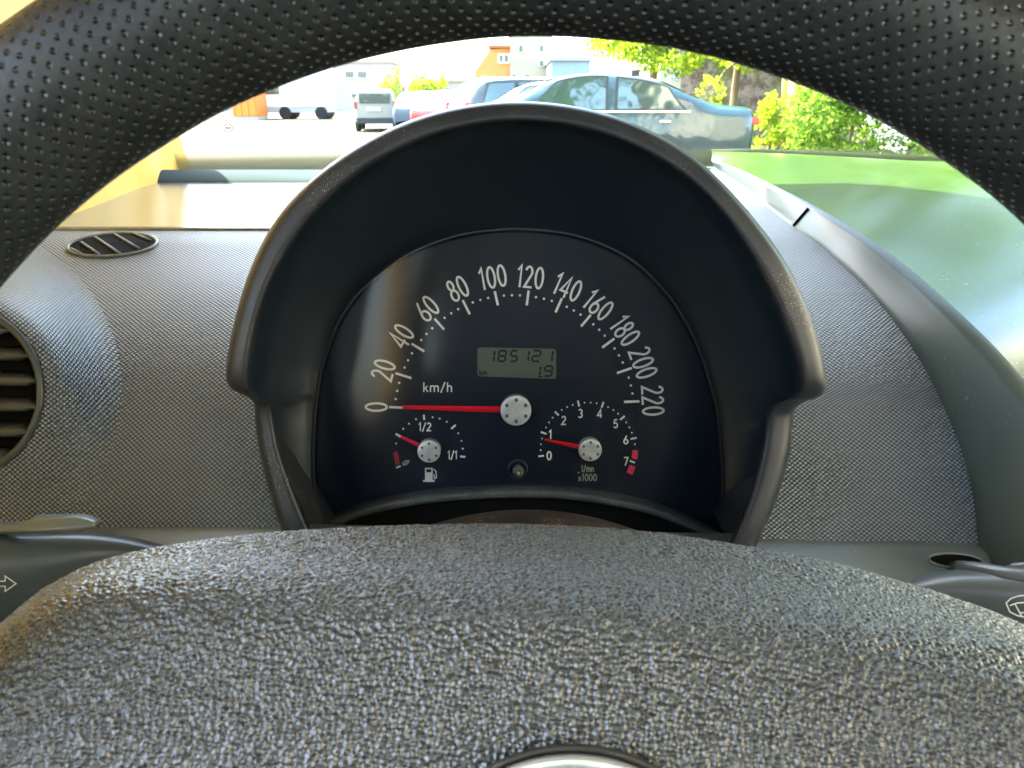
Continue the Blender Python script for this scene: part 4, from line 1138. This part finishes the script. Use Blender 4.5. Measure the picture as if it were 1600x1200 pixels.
# shrubs on the right
def shrub(label, px, py, y, cl, n, size, m, name='shrub', group='shrubs at the edge of the yard'):
    b = PY(px, py, y); r_ = empty(name, (b.x, y, 0), label, 'shrub', group)
    bm = bmesh.new()
    for c, s in cl: tube('', [V((0, 0, 0)), V((c.x * .4, c.y * .4, c.z * .6)), c], [.03, .02, .01], None, bm=bm, seg=6)
    me = bpy.data.meshes.new('stem'); bm.to_mesh(me); bm.free(); o = bpy.data.objects.new('stem', me); C.objects.link(o); me.materials.append(bark); o.parent = r_
    crown(cl, n, size, m, r_, 'foliage')
    return r_
shrub('low yellow green shrub beside the tail of the teal saloon', 1205, 200, 13.2, [(V((0, 0, .6)), V((.32, .35, .6))), (V((.05, 0, 1.0)), V((.3, .3, .3))), (V((.25, 0, .5)), V((.3, .3, .5)))], 2200, .07, lf_yel)
s1 = shrub('big leafy green bush with white flowers right of the wooden post', 1330, 200, 12.0, [(V((-.3, 0, .8)), V((.7, .6, .85))), (V((.4, 0, .6)), V((.8, .6, .7))), (V((-.5, 0, 1.3)), V((.45, .45, .5))), (V((1.1, 0, .35)), V((.6, .5, .45))), (V((.1, .1, 1.35)), V((.5, .4, .35)))], 14000, .075, lf_gr)
# white blossom on the bush
fm = M('blossom', (.85, .85, .80), .7, .2).m
vs = []; fs = []
for _ in range(420):
    t_ = random.random(); p = V((random.gauss(.35, .16) + .5 * t_ - .25, -.55 + random.gauss(0, .07), random.gauss(.95, .13) - .7 * t_ + .2))
    for a in range(2):
        u = V((random.gauss(0, 1), random.gauss(0, 1), random.gauss(0, 1))).normalized(); v2 = u.orthogonal().normalized(); L = random.uniform(.012, .03)
        b = len(vs); vs += [p - u * L, p + v2 * L, p + u * L, p - v2 * L]; fs.append((b, b + 1, b + 2, b + 3))
me = bpy.data.meshes.new('blossom'); me.from_pydata([tuple(v) for v in vs], [], fs); me.materials.append(fm); o = bpy.data.objects.new('blossom', me); C.objects.link(o); o.parent = s1
shrub('tall dense green bush at the far right of the windscreen', 1500, 200, 11.5, [(V((0, 0, .8)), V((.9, .7, .9))), (V((.8, 0, 1.2)), V((.9, .7, 1.1)))], 9000, .08, lf_gr)
# tall trees rising from the bank (also mirrored in the dashboard top)
for i, (xx, yy, hh, mm, lb) in enumerate(((6.6, 17.5, 10, lf_gr, 'tall green tree on the brown bank, nearest the teal saloon'), (9.2, 15.0, 11, lf_yel, 'tall yellow green tree on the brown bank behind the flowering bush'),
                                       (12.8, 14.0, 11, lf_gr, 'tall dense green tree on the brown bank at the far right'))):
    tree(lb, xx, yy, hh, cl_rand(30, 2.3, 2.6, hh, .8, 1.4, 10 + i), 14000, .19, mm, .16)
# small trees far left
for i, (px, lb) in enumerate(((612, 'small slender tree just behind the round road sign'), (683, 'small bright tree left of the dark estate car'), (655, 'low bright bush behind the small blue hatchback'))):
    p = PY(px, 150, 42)
    tree(lb, p.x, 42, 3, [(V((0, 0, 1.5)), V((.45, .45, .9))), (V((.3, 0, 2.0)), V((.3, .3, .7))), (V((-.4, 0, 1.2)), V((.5, .4, .8)))], 1500, .12, lf_yel, .05)
# trees on our own side of the yard, mirrored in the saloon's windows
for i, (xx, yy) in enumerate(((1.5, -9), (7.5, -9), (-5, -10))):
    tree(('leafy tree behind the camera on the near side of the yard', 'second leafy tree on the near side of the yard, further right', 'third leafy tree on the near side of the yard, further left')[i], xx, yy, 13, cl_rand(26, 2.6, 3.2, 12.5, .9, 1.6, 30 + i), 9000, .24, lf_gr, .22)
# round road sign
sg = empty('road_sign', (PY(634, 150, 36).x, 36, 0), 'round white sign with a red ring on a thin pole', 'sign')
c = PY(634, 127, 36)
tube('pole', [V((c.x, 36.05, 0)), V((c.x, 36.05, c.z + .2))], .03, mat['rim_alloy'], sg, 8)
bm = bmesh.new(); bmesh.ops.create_cone(bm, cap_ends=True, segments=32, radius1=.26, radius2=.26, depth=.03, matrix=Matrix.Translation((c.x, 36, c.z)) @ Matrix.Rotation(R(90), 4, 'X')); pn = bm_obj('panel', bm, mat['whitebit'], sg)
tube('ring', [c + V((.24 * math.cos(a), -.02, .24 * math.sin(a))) for a in [2 * math.pi * k / 28 for k in range(28)]], .022, M('faded_red', (.6, .22, .2), .6).m, sg, 8, True)

# unseen yellow block added right of the car to bounce warm light
bounce_block = empty('house', (5.2, -2.0, 0), 'unseen yellow house shape added close on the right to bounce warm light into the car', 'building')
ym = plaster('bounce_yellow', (.76, .71, .56))
part('wall', (3, 0, 3.2), (6, 11, 6.4), ym, bounce_block, 0); part('roof', (3, 0, 6.55), (6.6, 11.6, .3), plaster('bounce_block_roof', (.35, .18, .12)), bounce_block, .02)
for yy in (-3.6, -.9, 1.8):
    for zz in (1.5, 4.4):
        w_ = part('window', (-.03, yy, zz), (.12, 1.1, 1.4), mat['whitebit'], bounce_block, .02); part('pane', (-.1, yy, zz), (.03, .9, 1.2), gl2, w_, 0)
